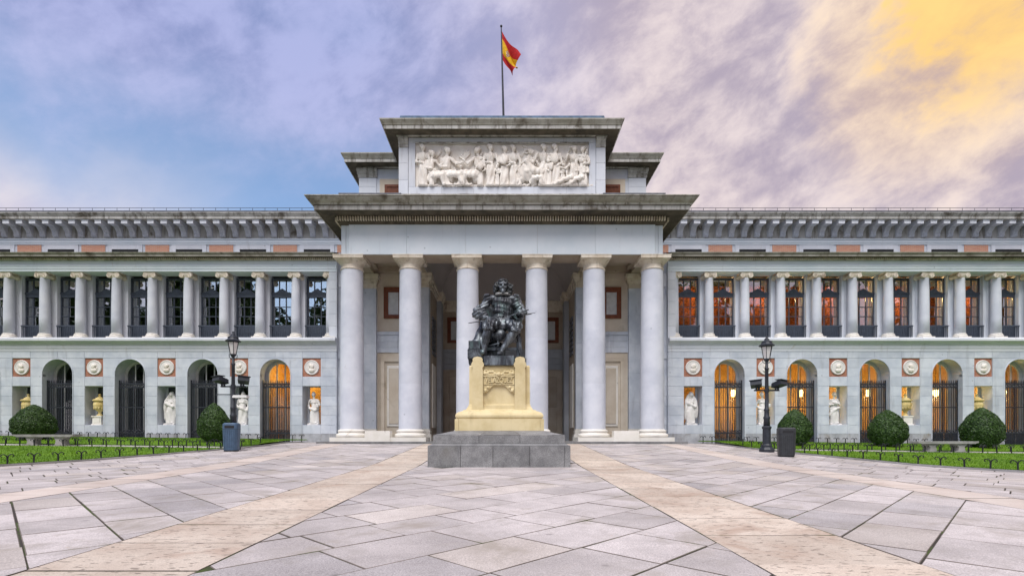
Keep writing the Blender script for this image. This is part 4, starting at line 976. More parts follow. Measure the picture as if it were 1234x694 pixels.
# ================================================================== RELIEF in the attic
def relief():
    root = empty('relief_panel', (0, AY+.3, 13.56), MU)
    block('relief_ground', -4.6, 4.6, AY+.14, AY+.3, 13.56, 15.9, M['relief'], root)
    rr = random.Random(21); y0 = AY+.13; zb = 13.58
    def put(S, x, seed, h=1.0, fl=1, amp=.030):
        S.V = [(x+fl*px*h, y0-.04+py*.9, zb+max(0, pz)*h) for px, py, pz in S.V]
        if fl < 0: S.F = [f[::-1] for f in S.F]
        me = S.remesh('figure', .026, M['relief'], 1, drape(seed, amp, 25, zb+.05, zb+1.62*h)); c = (x, y0, zb); me.transform(Matrix.Translation(-Vector(c))); ob('figure', me, root, c)
    def stand(lean=0., arm=0):
        S = Sculpt(); S.chain([((0,0,.06),.24),((lean*.3,0,.6),.20),((lean*.6,0,1.08),.15)]); S.c((-.1,-.1,.05),.12,(-.06,-.1,.9),.11); S.c((.12,-.08,.05),.12,(.1,-.06,.9),.11)
        S.e((lean,-.03,1.38),(.22,.14,.25)); S.c((lean-.2,0,1.52),.08,(lean+.2,0,1.52),.08); S.c((lean,-.04,1.55),.065,(lean,-.06,1.7),.06); S.e((lean+.02,-.08,1.84),(.12,.13,.15)); S.e((lean-.05,-.05,1.93),(.13,.12,.1))
        if arm == 0: S.chain([((lean-.24,-.05,1.5),.075),((lean-.3,-.1,1.15),.065),((lean-.02,-.2,1.08),.055)]); S.chain([((lean+.24,-.05,1.5),.075),((lean+.34,-.1,1.2),.065),((lean+.3,-.15,.85),.055)])
        elif arm == 1: S.chain([((lean-.24,-.05,1.5),.075),((lean-.42,-.1,1.22),.065),((lean-.3,-.2,1.5),.055)]); S.chain([((lean+.24,-.05,1.5),.075),((lean+.5,-.1,1.4),.065),((lean+.62,-.12,1.75),.05)])
        else: S.chain([((lean-.24,-.05,1.5),.075),((lean-.36,-.1,1.15),.065),((lean-.1,-.22,1.2),.06)]); S.e((lean-.05,-.24,1.25),(.2,.08,.26)); S.chain([((lean+.24,-.05,1.5),.075),((lean+.3,-.1,1.1),.065),((lean+.1,-.2,.95),.055)])
        return S
    def seat(rec=0., arm=0):
        S = Sculpt(); S.e((-.18,.0,.42),(.28,.2,.32)); S.e((-.25,-.05,.95),(.20,.16,.34)); S.c((-.45,0,1.2),.08,(-.05,0,1.22),.08); S.c((-.23,-.03,1.25),.07,(-.2,-.06,1.4),.06); S.e((-.18,-.09,1.54),(.125,.13,.15)); S.e((-.24,-.06,1.62),(.13,.12,.11))
        S.c((-.15,-.12,.55),.16,(.42,-.18,.62-rec*.4),.11); S.c((.42,-.18,.62-rec*.4),.10,(.55+rec*.5,-.14,.08),.09); S.c((-.1,-.2,.45),.14,(.28,-.26,.48-rec*.2),.11); S.c((.28,-.26,.48-rec*.2),.10,(.34+rec*.5,-.2,.06),.09); S.c((.5+rec*.5,-.16,.06),.07,(.72+rec*.5,-.18,.05),.05)
        S.chain([((-.02,-.05,1.2),.075),((.2,-.14,.95),.065),((.5,-.16,1.0+.2*arm),.05)]); S.chain([((-.45,-.05,1.2),.075),((-.5,-.12,.85),.065),((-.2,-.22,.78),.055)])
        return S
    def horse():
        S = Sculpt(); S.c((-.35,0,.85),.26,(.35,-.05,.95),.28); S.c((.45,-.08,1.05),.2,(.75,-.12,1.55),.12); S.c((.75,-.12,1.6),.12,(1.0,-.14,1.35),.07); S.c((-.45,-.05,.8),.13,(-.5,-.08,.4),.07); S.c((-.5,-.08,.4),.06,(-.45,-.08,.05),.05); S.c((.4,-.1,.8),.12,(.62,-.12,.5),.07); S.c((.62,-.12,.5),.06,(.5,-.12,.15),.05); S.c((-.6,0,.95),.08,(-.8,0,.4),.05); return S
    def shield():
        S = Sculpt(); S.e((0,-.1,.62),(.44,.14,.42)); S.e((0,-.24,.62),(.1,.06,.1)); S.e((.1,0,1.1),(.2,.14,.3)); S.e((.2,-.06,1.5),(.12,.12,.15)); S.c((.3,-.08,1.2),.07,(.55,-.14,.9),.05); S.c((-.2,-.05,.3),.16,(-.5,-.1,.1),.11); return S
    put(stand(0, 0), -4.2, 1, 1.12); put(seat(.1, 1), -3.5, 2, 1.12); put(seat(.25, 0), -2.65, 3, 1.22); put(seat(.15, 1), -1.55, 4, 1.22, -1); put(stand(.0, 0), -.62, 5, 1.12); put(stand(.02, 2), .12, 6, 1.08)
    put(stand(-.03, 0), .62, 7, 1.10); put(shield(), 1.30, 8, 1.22); put(seat(.0, 1), 1.78, 9, .82); put(stand(.05, 1), 2.15, 10, 1.12); put(horse(), 1.9, 11, .85, -1); put(stand(-.04, 2), 2.85, 12, 1.12); put(seat(.9, 0), 3.55, 13, .95, -1); put(stand(.03, 1), 3.78, 14, 1.08); put(stand(0, 0), 4.28, 15, 1.06, -1); put(seat(.6, 0), 4.12, 16, .85, -1)
    for k, (x, h_) in enumerate(((-3.72,.62),(-2.2,.55),(-1.15,.78),(-.25,.6),(.92,.55),(2.5,.8),(3.2,.6))): put(stand(.05*(-1)**k, k % 3), x, 30+k, h_, (-1)**k, .02)
    for k, (x, z) in enumerate(((-2.0,1.75),(-1.2,1.7),(.3,1.85),(1.05,1.9),(3.3,1.8),(-3.5,1.85))):
        S = Sculpt(); 
        for q in range(6): S.c((x, y0+.01, zb+z-.3), .04, (x+.28*math.cos(q*.55+k), y0-.02, zb+z+.16*math.sin(q*.9+k)), .05)
        me = S.remesh('branch', .024, M['relief'], 1); me.transform(Matrix.Translation((-x, -y0, -zb))); ob('branch', me, root, (x, y0, zb))
    S = Sculpt()   # ground drapery and fallen arms along the foot
    for k in range(26): x = -4.45+k*.356; S.c((x, y0-.02, zb+.04), .07, (x+rr.uniform(.15,.35), y0-.06, zb+rr.uniform(.02,.16)), rr.uniform(.04,.08))
    me = S.remesh('relief_foot', .034, M['relief'], 1); me.transform(Matrix.Translation((0, -y0, -zb))); ob('relief_foot', me, root, (0, y0, zb))
    S = Sculpt()   # wing of the victory
    for k in range(7): t = .25+k*.16; S.c((2.1, y0-.05, zb+1.75), .05, (2.1-1.0*math.cos(t*.9), y0-.03, zb+1.95+.28*math.cos(t*2.2)-.12*k), .05)
    me = S.remesh('wing', .03, M['relief'], 1); me.transform(Matrix.Translation((-2.1, -y0, -zb))); ob('wing', me, root, (2.1, y0, zb))
relief()

# ================================================================== NICHE STATUES, URNS
niche = lambda s, j: s*(X0+P*(.5+2*j))
stat = [(-1,0,3,'white marble figure holding a book, in niche lit orange beside the portico'),
        (-1,1,0,'white marble woman in draped robe in niche behind lamp post and blue bin'),
        (-1,2,2,'white marble woman wrapped in mantle, in dark niche next to an urn niche'),
        (1,0,2,'white marble veiled figure in orange lit niche beside the giant columns'),
        (1,1,3,'white marble figure standing in niche behind lamp post near charcoal bin'),
        (1,2,1,'white marble woman carrying a vessel, in niche between two lit arches')]
for s, j, pose, lab in stat:
    x = niche(s, j); o = ob('marble_statue', draped_woman(3+j*2+(s > 0), pose, M['marble'], 2.02), None, (x+s*.02, WY+.44, 1.024)); o.name = 'marble_statue'; tag(o, lab, 'statue', 'statues in the facade niches')
def urn(loc, lab):
    r = empty('stone_urn', loc); WLp = Vector(loc)
    pm = MB().box(-.30,.30,-.28,.28,0,.06).box(-.25,.25,-.24,.24,.06,.46).box(-.29,.29,-.27,.27,.46,.54); ob('plinth', pm.mesh('plinth', M['base']), r, loc)
    ob('panel', MB().box(-.17,.17,-.255,-.235,.14,.40).mesh('panel', M['base']), r, loc)
    b = MB().lathe([(.15,.54),(.16,.58),(.10,.62),(.07,.70),(.10,.78),(.22,.88),(.29,1.02),(.315,1.16),(.30,1.27),(.27,1.33),(.28,1.37),(.35,1.40),(.36,1.44),(.33,1.47),(.24,1.50)], 22); bo = ob('bowl', b.mesh('bowl', M['vase'], False), r, loc)
    l = MB().lathe([(.24,1.50),(.20,1.56),(.11,1.62),(.06,1.66),(.05,1.70),(.075,1.74),(.06,1.80),(.0,1.83)], 18); ob('lid', l.mesh('lid', M['vase'], True), r, loc)
    g = MB()
    for k in range(12): a = 2*math.pi*k/12; g.sphere((.27*math.cos(a), .27*math.sin(a), .98), .06, 6, 4, (.7,.7,1.6))
    ob('gadroon', g.mesh('gadroon', M['vase'], True), r, loc)
    for sg in (-1, 1): ob('handle', MB().tube([(sg*.30,0,1.10),(sg*.38,0,1.16),(sg*.38,0,1.28),(sg*.29,0,1.32)], .025, 6).mesh('handle', M['vase'], True), r, loc)
    tag(r, lab, 'urn', 'urns in the facade niches')
urn((niche(-1,3), WY+.44, 1.024), 'yellow stone urn on cream plinth, fully visible in unlit niche next to marble woman'); urn((niche(-1,4), WY+.44, 1.024), 'yellow stone urn in unlit niche, half hidden by round bush beside stone bench')
urn((niche(1,3), WY+.44, 1.024), 'yellow stone urn on cream plinth, fully visible in niche between lit arches'); urn((niche(1,4), WY+.44, 1.024), 'yellow stone urn in niche above clipped bush at bench end, lit arch side')

# ================================================================== PEDESTAL
PEDC = (0, 17.2)
pz = zg(0, 15.1)
pd_ = empty('monument_pedestal', (0, 17.2, pz)); tag(pd_, 'pale yellow stone pedestal with carved name on stepped grey granite base', 'pedestal')
def ring_blocks(half, z0, z1, d, cuts, parent, nm):
    xs_ = [-half]+cuts+[half]
    for a, b in zip(xs_, xs_[1:]): block(nm, a, b, 17.2-half, 17.2-half+d, z0, z1, M['granite'], parent, .012, .003)
    for sgn in (-1, 1):
        yy = [17.2-half+d+.001, 17.2, 17.2+half]
        for a, b in zip(yy, yy[1:]): MB().box(sgn*(half-d), sgn*half, a+.003, b-.003, z0+.003, z1-.003).build(nm, M['granite'], parent)
ring_blocks(2.1, pz-.02, .08, .6, [-1.13, -.18, .90, 1.93], pd_, 'granite_block')
fr = MB().add([(-2.1,15.1,.08),(2.1,15.1,.08),(2.1,19.3,.08),(-2.1,19.3,.08),(-1.96,15.24,.15),(1.96,15.24,.15),(1.96,19.16,.15),(-1.96,19.16,.15)], [(0,1,5,4),(1,2,6,5),(2,3,7,6),(3,0,4,7),(4,5,6,7)]); fr.build('granite_wash', M['granite'], pd_)
ring_blocks(1.955, .145, .40, .6, [-.60, .62], pd_, 'granite_block')
for a, b in ((-1.955, -.61), (-.60, .62), (.63, 1.955)):
    k = 1.36/1.955
    MB().add([(a,15.245,.40),(b,15.245,.40),(b*k,15.85,.535),(a*k,15.85,.535),(a*k,16.5,.535),(b*k,16.5,.535)], [(0,1,2,3),(3,2,5,4)]).build('granite_wash', M['granite'], pd_)
for sg in (-1, 1):
    f = [(0,1,2,3)] if sg > 0 else [(3,2,1,0)]
    MB().add([(sg*1.955,15.245,.40),(sg*1.955,19.155,.40),(sg*1.36,18.55,.535),(sg*1.36,15.85,.535)], f).build('granite_wash', M['granite'], pd_)
def sq(prof, nm, half0=0): # square lathe: (half, z)
    m = MB(); V = []; F = []
    for h, z in prof: V += [(-h,17.2-h,z),(h,17.2-h,z),(h,17.2+h,z),(-h,17.2+h,z)]
    for i in range(len(prof)-1):
        for k in range(4): F.append((i*4+k, i*4+(k+1)%4, i*4+4+(k+1)%4, i*4+4+k))
    F.append((3,2,1,0)); F.append(tuple((len(prof)-1)*4+k for k in range(4)))
    return m.add(V, F).build(nm, M['yellow'], pd_)
sq([(1.33,.53),(1.33,.91)], 'plinth')
for sg in (-1, 1): MB().box(sg*1.26, sg*1.375, 15.84, 16.6, .53, .90).build('plinth_corner', M['yellow'], pd_)
MB().box(-1.25,1.25,15.835,15.9,.535,.905).build('plinth_face', M['yellow'], pd_)
sq([(1.30,.90),(1.345,.93),(1.36,.98),(1.35,1.03),(1.31,1.09),(1.22,1.13),(1.14,1.16),(1.12,1.19)], 'torus_moulding')
sq([(1.06,1.185),(1.03,1.24),(.99,1.30),(.96,1.38),(.955,2.56),(.93,2.60)], 'die')
# corner posts with volute heads
post = [(-.19,1.19),(.19,1.19),(.175,1.28),(.17,1.40),(.165,2.42),(.15,2.50),(.19,2.56),(.20,2.62),(.17,2.68),(.15,2.71),(.16,2.77),(.12,2.83),(.0,2.86),(-.12,2.83),(-.16,2.77),(-.15,2.71),(-.17,2.68),(-.20,2.62),(-.19,2.56),(-.15,2.50),(-.165,2.42),(-.17,1.40),(-.175,1.28)]
for x in (-.685, .645): MB().prism_xz([(x+a, b) for a, b in post], 16.10, 17.0).build('corner_post', M['yellow'], pd_)
MB().box(-.51,.47,16.16,16.3,1.19,1.34).build('panel_foot', M['yellow'], pd_)
band = [(-.505,2.30),(-.505,1.72),(-.42,1.74),(-.33,1.82),(-.27,1.90),(-.20,1.955),(.16,1.955),(.23,1.90),(.29,1.82),(.38,1.74),(.465,1.72),(.465,2.30)]
MB().prism_xz(band, 16.17, 16.3).build('name_band', M['yellow'], pd_)
fa = MB().box(-.505,.465,16.13,16.18,2.235,2.27).box(-.505,.465,16.145,16.18,1.985,2.01); fa.build('band_fillet', M['yellow'], pd_)
def text_mesh(txt, size, ext):
    cu = bpy.data.curves.new('txt', 'FONT'); cu.body = txt; cu.size = size; cu.extrude = ext; cu.align_x = 'CENTER'; cu.align_y = 'CENTER'; cu.offset = .004; cu.resolution_u = 3
    o = bpy.data.objects.new('txt', cu); COL.objects.link(o); dg = bpy.context.evaluated_depsgraph_get(); me = bpy.data.meshes.new_from_object(o.evaluated_get(dg), depsgraph=dg); bpy.data.objects.remove(o)
    me.transform(Matrix.Rotation(R(90), 4, 'X')); return me
tm = text_mesh('VELAZQUEZ', .25, .045); v_ = np.array([v.co for v in tm.vertices]); w_ = v_[:,0].max()-v_[:,0].min()
tm.transform(Matrix.Diagonal((.86/w_, 1, 1, 1))); tm.materials.append(M['yellow']); tm.name = 'inscription'
ob('inscription', tm, pd_, (-.02, 16.165, 2.12))
orn = Sculpt()
for sg in (-1, 1):
    for k in range(5): t = k/4; orn.e((-.02+sg*(.12+.32*t), 16.15, 2.33+.05*math.sin(t*5)+.05*t), (.055,.04,.045))
    orn.tube([(-.02+sg*(.40+.075*math.cos(a)*(1-a/9)), 16.15, 2.38+.075*math.sin(a)*(1-a/9)) for a in np.linspace(0, 7, 16)], .022, 6); orn.e((-.02+sg*.42, 16.155, 1.80), (.05,.04,.06)); orn.e((-.02+sg*.34, 16.155, 1.90), (.05,.04,.05))
orn.e((-.02,16.13,2.31), (.07,.05,.07)); orn.c((-.4,16.15,2.29),.025,(.36,16.15,2.29),.025)
me = orn.remesh('carved_scroll', .014, M['yellow'], 1); me.transform(Matrix.Translation((0,-16.15,-2.3))); ob('carved_scroll', me, pd_, (0, 16.15, 2.3))

# ================================================================== BRONZE SEATED PAINTER
def painter():
    base_z = 2.615
    root = empty('bronze_statue', (.03, 17.1, base_z)); tag(root, 'dark bronze seated man in doublet holding brush and palette atop the pedestal', 'statue')
    W = lambda zx, zy, d: Vector(PX(550+zx/6.036, 325+zy/6.034, d))
    def part(S, nm, vox, sm=2, fold=None, par=root):
        me = S.remesh(nm, vox, M['bronze'], sm, fold); v = np.array([x.co for x in me.vertices]); c = Vector(((v[:,0].min()+v[:,0].max())/2, (v[:,1].min()+v[:,1].max())/2, v[:,2].min())); me.transform(Matrix.Translation(-c)); return ob(nm, me, par, c)
    # plate
    bp = MB().box(-.49,.45,16.17,16.6,2.60,2.90).box(-.86,.86,16.6,17.95,2.60,2.88); bp.build('base_plate', M['bronze'], root)
    S = Sculpt()
    hip = W(332, 395, 17.25); chest = W(335, 265, 17.3); waist = W(332, 345, 17.2); neck = W(338, 185, 17.25)
    # torso: breeches, jerkin, shoulders
    S.e(hip, (.36,.34,.28)); S.e(waist, (.29,.24,.24)); S.e(W(333, 300, 17.22), (.33,.27,.30)); S.e(W(335, 245, 17.25), (.39,.27,.27)); S.e(W(270, 215, 17.27), (.22,.20,.14)); S.e(W(395, 215, 17.27), (.23,.20,.14))
    shl, shr = W(238, 218, 17.25), W(420, 220, 17.25)
    S.c(shl, .15, shr, .15); S.c(W(338, 200, 17.25), .13, W(338, 160, 17.2), .11)
    # peplum of the doublet
    S.c(W(280, 362, 17.1), .12, W(390, 362, 17.1), .12)
    # his right arm (viewer's left): full sleeve, turned-back cuff, hand on thigh
    elb = W(168, 318, 17.1); hnd = W(248, 362, 16.72)
    S.chain([(shl, .145), (W(205, 255, 17.22), .13), (elb, .125)]); S.c(W(160, 292, 17.12), .15, W(150, 318, 17.1), .17); S.c(W(150,322,17.1), .12, W(205, 338, 17.0), .15); S.chain([(elb, .10), (W(205, 350, 16.9), .085), (W(232, 358, 16.78), .07)]); S.e(W(222, 354, 16.82), (.085,.08,.085))
    S.e(hnd, (.10,.09,.07))
    for k, (dx, dz, l) in enumerate(((-.05,-.01,.13),(-.015,-.03,.16),(.02,-.045,.16),(.055,-.05,.13))):
        p = hnd+Vector((dx+.03, -.06, dz+.01)); q = p+Vector((.06+.02*k, -.08, -.05)); r_ = q+Vector((.02,-.01,-l*.6)); S.chain([(p,.030),(q,.028),(r_,.022)])
    S.chain([(hnd+Vector((-.06,-.03,.02)),.034),(hnd+Vector((-.09,-.11,-.01)),.030),(hnd+Vector((-.06,-.17,-.03)),.024)])
    # his left arm: forearm forward to the palette
    elr = W(470, 318, 17.15); hr = W(470, 345, 16.75)
    S.chain([(shr, .145), (W(448, 268, 17.22), .125), (elr, .12)]); S.chain([(elr, .11), (W(472, 335, 16.95), .09), (hr, .07)]); S.e(hr, (.09,.10,.07))
    for k in range(4): p = hr+Vector((-.05+.035*k, -.06, -.01)); S.chain([(p,.028),(p+Vector((-.02,-.07,-.05)),.026),(p+Vector((-.05,-.05,-.11)),.02)])
    S.chain([(hr+Vector((-.07,0,.02)),.032),(hr+Vector((-.13,-.06,.06)),.028),(hr+Vector((-.15,-.09,.07)),.022)])
    # legs: puffed breeches to the knee, stockings, shoes
    kr, kl = W(238, 408, 16.45), W(430, 420, 16.5)
    S.chain([(W(290, 392, 17.15), .25), (W(262, 395, 16.8), .235), (W(240, 402, 16.58), .205), (W(238,425,16.52), .18)]); S.chain([(W(375, 392, 17.15), .25), (W(405, 402, 16.8), .235), (W(432, 415, 16.6), .205), (W(432,432,16.56), .18)])
    S.chain([(W(232,432,16.5), .135), (W(218,485,16.5), .15), (W(208,545,16.5), .10), (W(204,585,16.48), .09)]); S.chain([(W(428,440,16.56), .135), (W(394,490,16.58), .15), (W(358,545,16.58), .10), (W(330,590,16.56), .09)])
    S.e(W(226,430,16.44), (.17,.12,.07)); S.e(W(436,446,16.48), (.17,.12,.07))
    zt = 2.955
    a = W(203,600,16.5); S.chain([((a.x,16.52,zt+.07),.095),((a.x-.02,16.3,zt+.05),.10),((a.x-.03,16.15,zt+.03),.075)]); S.e((a.x-.02,16.22,zt+.06),(.12,.14,.08))
    a = W(325,600,16.56); S.chain([((a.x,16.6,zt+.07),.095),((a.x-.04,16.42,zt+.04),.095),((a.x-.06,16.3,zt+.02),.07)])
    # head, face
    hd = W(339, 122, 17.12)
    S.e(hd, (.155,.19,.225)); S.e(hd+Vector((0,-.03,-.13)), (.115,.155,.125)); S.c(hd+Vector((0,-.185,.05)), .026, hd+Vector((0,-.245,-.05)), .042)
    S.c(hd+Vector((-.10,-.15,.05)), .04, hd+Vector((.10,-.15,.05)), .04); S.e(hd+Vector((0,-.165,-.205)), (.06,.06,.075)); S.c(hd+Vector((-.035,-.19,-.14)), .022, hd+Vector((.035,-.19,-.14)), .022)
    for sg in (-1, 1): S.chain([(hd+Vector((sg*.01,-.205,-.085)),.028),(hd+Vector((sg*.075,-.18,-.085)),.024),(hd+Vector((sg*.12,-.15,-.05)),.014)]); S.e(hd+Vector((sg*.085,-.12,-.05)), (.055,.06,.05))
    def fold(c):
        f = np.zeros(len(c)); x, y, z = c[:,0], c[:,1], c[:,2]
        legs = (z < 4.12) & (z > 3.72); sl = (np.abs(x-.06) > .36) & (z > 4.05) & (z < 5.0); tor = (np.abs(x-.06) < .36) & (z > 4.3) & (z < 4.95)
        f += legs*(.024*np.sin(30*x+9*z+2*np.sin(5*z))+.012*np.sin(61*x-14*z)); f += sl*(.018*np.sin(27*z+12*x+2*np.sin(6*x))+.012*np.sin(55*z-30*x)); f += tor*(.010*np.sin(34*z+2*np.sin(4*x))+.006*np.sin(70*x))
        for ex in (-.07, .07): f -= .045*np.exp(-(((x-hd.x-ex)/.038)**2+((z-hd.z-.0)/.03)**2))*(y < hd.y-.08)
        f -= .02*np.exp(-(((x-hd.x)/.07)**2+((z-hd.z+.115)/.014)**2))*(y < hd.y-.08)
        return f
    fig = part(S, 'figure', .0135, 2, fold)
    # jerkin shoulder wings, buttons, belt
    for sg, sh in ((-1, shl), (1, shr)):
        S = Sculpt(); S.chain([(sh+Vector((sg*.02,-.1,.12)),.06),(sh+Vector((sg*.12,-.06,.12)),.055),(sh+Vector((sg*.17,.05,.06)),.05)])
        part(S, 'shoulder_wing', .02, 1, None, fig)
    b = MB()
    for k in range(7): p = W(352-k*2, 215+k*20, 16.94); b.sphere((p.x, p.y-.02, p.z), .026, 8, 6)
    tag(b.build('buttons', M['bronze'], fig, smooth=True), kind='stuff')
    S = Sculpt(); p = W(300, 372, 16.88); S.chain([(W(268,350,16.98),.04),(W(332,360,16.9),.042),(W(398,350,16.98),.04)]); 
    for k in range(5): S.chain([(W(318+k*8,366,16.88),.03),(W(312+k*12,400,16.82),.035),(W(306+k*14,432,16.85),.02)])
    part(S, 'sash', .016, 1, None, fig)
    # hair: long wavy locks
    S = Sculpt(); rr = random.Random(4)
    S.e(hd+Vector((0,.06,.07)), (.19,.20,.195)); S.e(hd+Vector((0,.0,.17)), (.15,.16,.07))
    for sg in (-1, 1):
        for k in range(9):
            a0 = hd+Vector((sg*rr.uniform(.12,.19), rr.uniform(-.02,.2), rr.uniform(.05,.15))); b0 = hd+Vector((sg*rr.uniform(.21,.27), rr.uniform(-.05,.2), rr.uniform(-.10,.02))); c0 = hd+Vector((sg*rr.uniform(.19,.26), rr.uniform(-.05,.18), rr.uniform(-.23,-.12))); S.chain([(a0,.06),(b0,.065),(c0,.045)])
    ho = part(S, 'hair', .014, 1, lambda c: .020*np.sin(40*c[:,2]+24*c[:,0]+8*np.sin(9*c[:,1]))+.01*np.sin(80*c[:,0]+30*c[:,2]), fig); ho.data.materials[0] = M['shaded_bronze']
    # flat collar
    S = Sculpt(); cz = W(338, 180, 17.15)
    for k in range(14): t = 2*math.pi*k/14; u_ = 2*math.pi*(k+1)/14; S.c((cz.x+.24*math.cos(t), 17.18+.20*math.sin(t), cz.z-.02+.05*abs(math.cos(t))), .025, (cz.x+.24*math.cos(u_), 17.18+.20*math.sin(u_), cz.z-.02+.05*abs(math.cos(u_))), .025)
    for k in range(14): t = 2*math.pi*k/14; S.c((cz.x+.12*math.cos(t), 17.18+.11*math.sin(t), cz.z-.01), .035, (cz.x+.25*math.cos(t), 17.18+.21*math.sin(t), cz.z-.015), .03)
    cl_ = part(S, 'collar', .016, 1, None, fig); cl_.data.materials[0] = M['pale_bronze']
    # cape: hanging sleeve over his left arm, and mass behind and to the viewer's left
    S = Sculpt()
    S.chain([(W(432,215,17.35),.10),(W(462,265,17.3),.12),(W(500,312,17.2),.09)]); S.chain([(W(440,235,17.4),.16),(W(452,330,17.4),.16),(W(440,400,17.45),.16)])
    part(S, 'cape_sleeve', .022, 2, drape(2, .02, 20), root)
    S = Sculpt()
    S.chain([(W(195,350,17.5),.10),(W(188,430,17.45),.14),(W(165,500,17.25),.18),(W(135,560,17.05),.18),(W(110,600,16.9),.13)]); S.chain([(W(190,520,17.2),.18),(W(180,575,17.15),.18)]); S.c(W(110,590,16.85),.13,(-.95,16.9,2.74),.10); S.c(W(120,605,16.8),.12,W(95,635,16.72),.06)
    S.e((-.2,17.5,3.2),(.45,.3,.42))
    part(S, 'cape', .024, 2, drape(5, .028, 15), root)
    # chair
    ch = MB()
    for x in (-.50, .62):
        ch.box(x-.06,x+.06,16.98,17.1,2.88,3.72); ch.box(x-.06,x+.06,17.72,17.84,2.88,5.0); ch.box(x-.05,x+.05,17.0,17.8,2.98,3.08); ch.box(x-.075,x+.075,16.85,17.85,4.02,4.12); ch.box(x-.05,x+.05,16.98,17.08,3.72,4.02)
    ch.box(-.56,.68,16.92,17.85,3.60,3.75); ch.box(-.44,.56,17.74,17.82,4.15,4.85); ch.box(-.5,.62,17.0,17.06,3.2,3.3)
    ch.sphere((.62,16.85,4.07),.085,10,8); co = ch.build('chair', M['bronze'], root)
    fr_ = MB()
    for k in range(14): x = -.55+k*.094; fr_.bar((x,16.905,3.62),(x+.01,16.90,3.48),.035,.02)
    for k in range(8): y = 16.95+k*.115; fr_.bar((.70,y,3.62),(.705,y,3.46),.02,.035)
    tag(fr_.build('fringe', M['bronze'], co), kind='stuff')
    # tassel cord at the chair side
    tc_ = MB()
    for k in range(3): p = W(452+k*7, 470+k*22, 16.82); tc_.tube([(p.x,p.y,p.z),(p.x+.02,p.y,p.z-.25),(p.x+.01,p.y,p.z-.5)], [.02,.03,.045], 6)
    tc_.build('tassel', M['bronze'], root)
    # palette with brushes, brush in his right hand
    pc = hr+Vector((-.08,-.10,.10)); V = []; n_ = 20
    for zt_ in (0, .03):
        for k in range(n_): t = 2*math.pi*k/n_; V.append(pc+Vector((.33*math.cos(t)*(1.0), .25*math.sin(t)*(1-.25*math.cos(t)), zt_+.11*math.cos(t)+.06*math.sin(t))))
    ob('palette', me_('palette', [tuple(v-pc) for v in V], [tuple(range(n_-1,-1,-1)), tuple(range(n_, 2*n_))]+[(k, (k+1)%n_, n_+(k+1)%n_, n_+k) for k in range(n_)], M['bronze']), root, pc)
    br = MB(); p, q = W(440, 338, 16.6), W(575, 312, 16.6); br.tube([p, (p+q)/2, q], [.022,.018,.008], 6); p, q = W(430, 340, 16.62), W(545, 322, 16.75); br.tube([p, q], [.02,.012], 6); br.build('palette_brush', M['bronze'], root, smooth=True)
    br = MB(); p, q = W(262, 362, 16.58), W(88, 388, 16.5); br.tube([p, (p+q)/2, q], [.02,.02,.012], 6); br.build('brush', M['bronze'], root, smooth=True)
    # cushion ball under the lap, sword, books
    S = Sculpt(); S.e(W(312, 478, 16.85), (.24,.2,.20)); part(S, 'cushion', .022, 1, drape(3, .012, 18), root)
    sw = MB(); p, q = W(212, 558, 16.8), W(312, 534, 16.72); sw.bar(p, q, .06, .035); p2 = p+(q-p)*.9; sw.bar(p2+Vector((0,0,.09)), p2-Vector((0,0,.09)), .03); sw.build('sword', M['bronze'], root)
    bk = MB(); a = W(90, 520, 16.75); b_ = W(172, 578, 16.75); bk.box(a.x, b_.x, 16.65, 17.1, b_.z, a.z); c_ = W(78, 582, 16.7); bk.box(c_.x+.02, b_.x+.05, 16.6, 17.1, 2.88, b_.z-.02); bk.build('books', M['bronze'], root)
painter()

# ================================================================== FLAGPOLE AND FLAG
FD = 29.0
pb, pt = PX(607, 139, FD), PX(604, 33, FD)
fp = empty('flagpole', (pb[0], FD, 17.9)); tag(fp, 'thin dark flagpole on the museum roof', 'flagpole')
MB().tube([(pb[0], FD, 17.9), ((pb[0]+pt[0])/2, FD, (17.9+pt[2])/2), (pt[0], FD, pt[2])], [.065,.05,.03], 8).build('pole', M['iron'], fp)
MB().sphere((pt[0], FD, pt[2]+.05), .07, 10, 8).build('finial', M['iron'], fp); MB().lathe([(.16,17.9),(.14,17.34),(.07,17.40)], 12, (pb[0], FD)).build('foot', M['iron'], fp)
def flag():
    c = {(0,1): PX(604.9,38.5,FD), (1,1): PX(626,71,FD), (0,0): PX(606,73.5,FD), (1,0): PX(619.5,89.5,FD)}
    nu, nv = 28, 24; V = []; F = []
    for i in range(nu+1):
        u = i/nu
        for j in range(nv+1):
            v = j/nv; p = [c[(0,0)][k]*(1-u)*(1-v)+c[(1,0)][k]*u*(1-v)+c[(0,1)][k]*(1-u)*v+c[(1,1)][k]*u*v for k in range(3)]
            w = math.sin(v*9+u*3)*.20*u+math.sin(v*4+u*7+1)*.12*u
            V.append((p[0]+.10*u*math.sin(v*11+u*4), p[1]-.02+w, p[2]-.22*u*(1-u)*1.5+.08*u*math.sin(v*8)))
    fm = []
    for i in range(nu):
        for j in range(nv):
            F.append((i*(nv+1)+j, (i+1)*(nv+1)+j, (i+1)*(nv+1)+j+1, i*(nv+1)+j+1)); v = (j+.5)/nv; u = (i+.5)/nu
            e = ((u-.36)/.10)**2+((v-.5)/.15)**2
            fm.append(0 if v < .25 or v > .75 else (2 if e < 1 and (i+j) % 3 else (3 if e < 1 else 1)))
    o = Vector(c[(0,1)]); me = me_('flag', [tuple(Vector(v)-o) for v in V], F, M['red'], True)
    for m_ in ('yel', 'emblem', 'emblem2'): me.materials.append(M[m_])
    me.polygons.foreach_set('material_index', fm)
    f = ob('flag', me, None, o); tag(f, 'red and yellow striped flag with crest hanging limp from pole', 'flag')
flag()

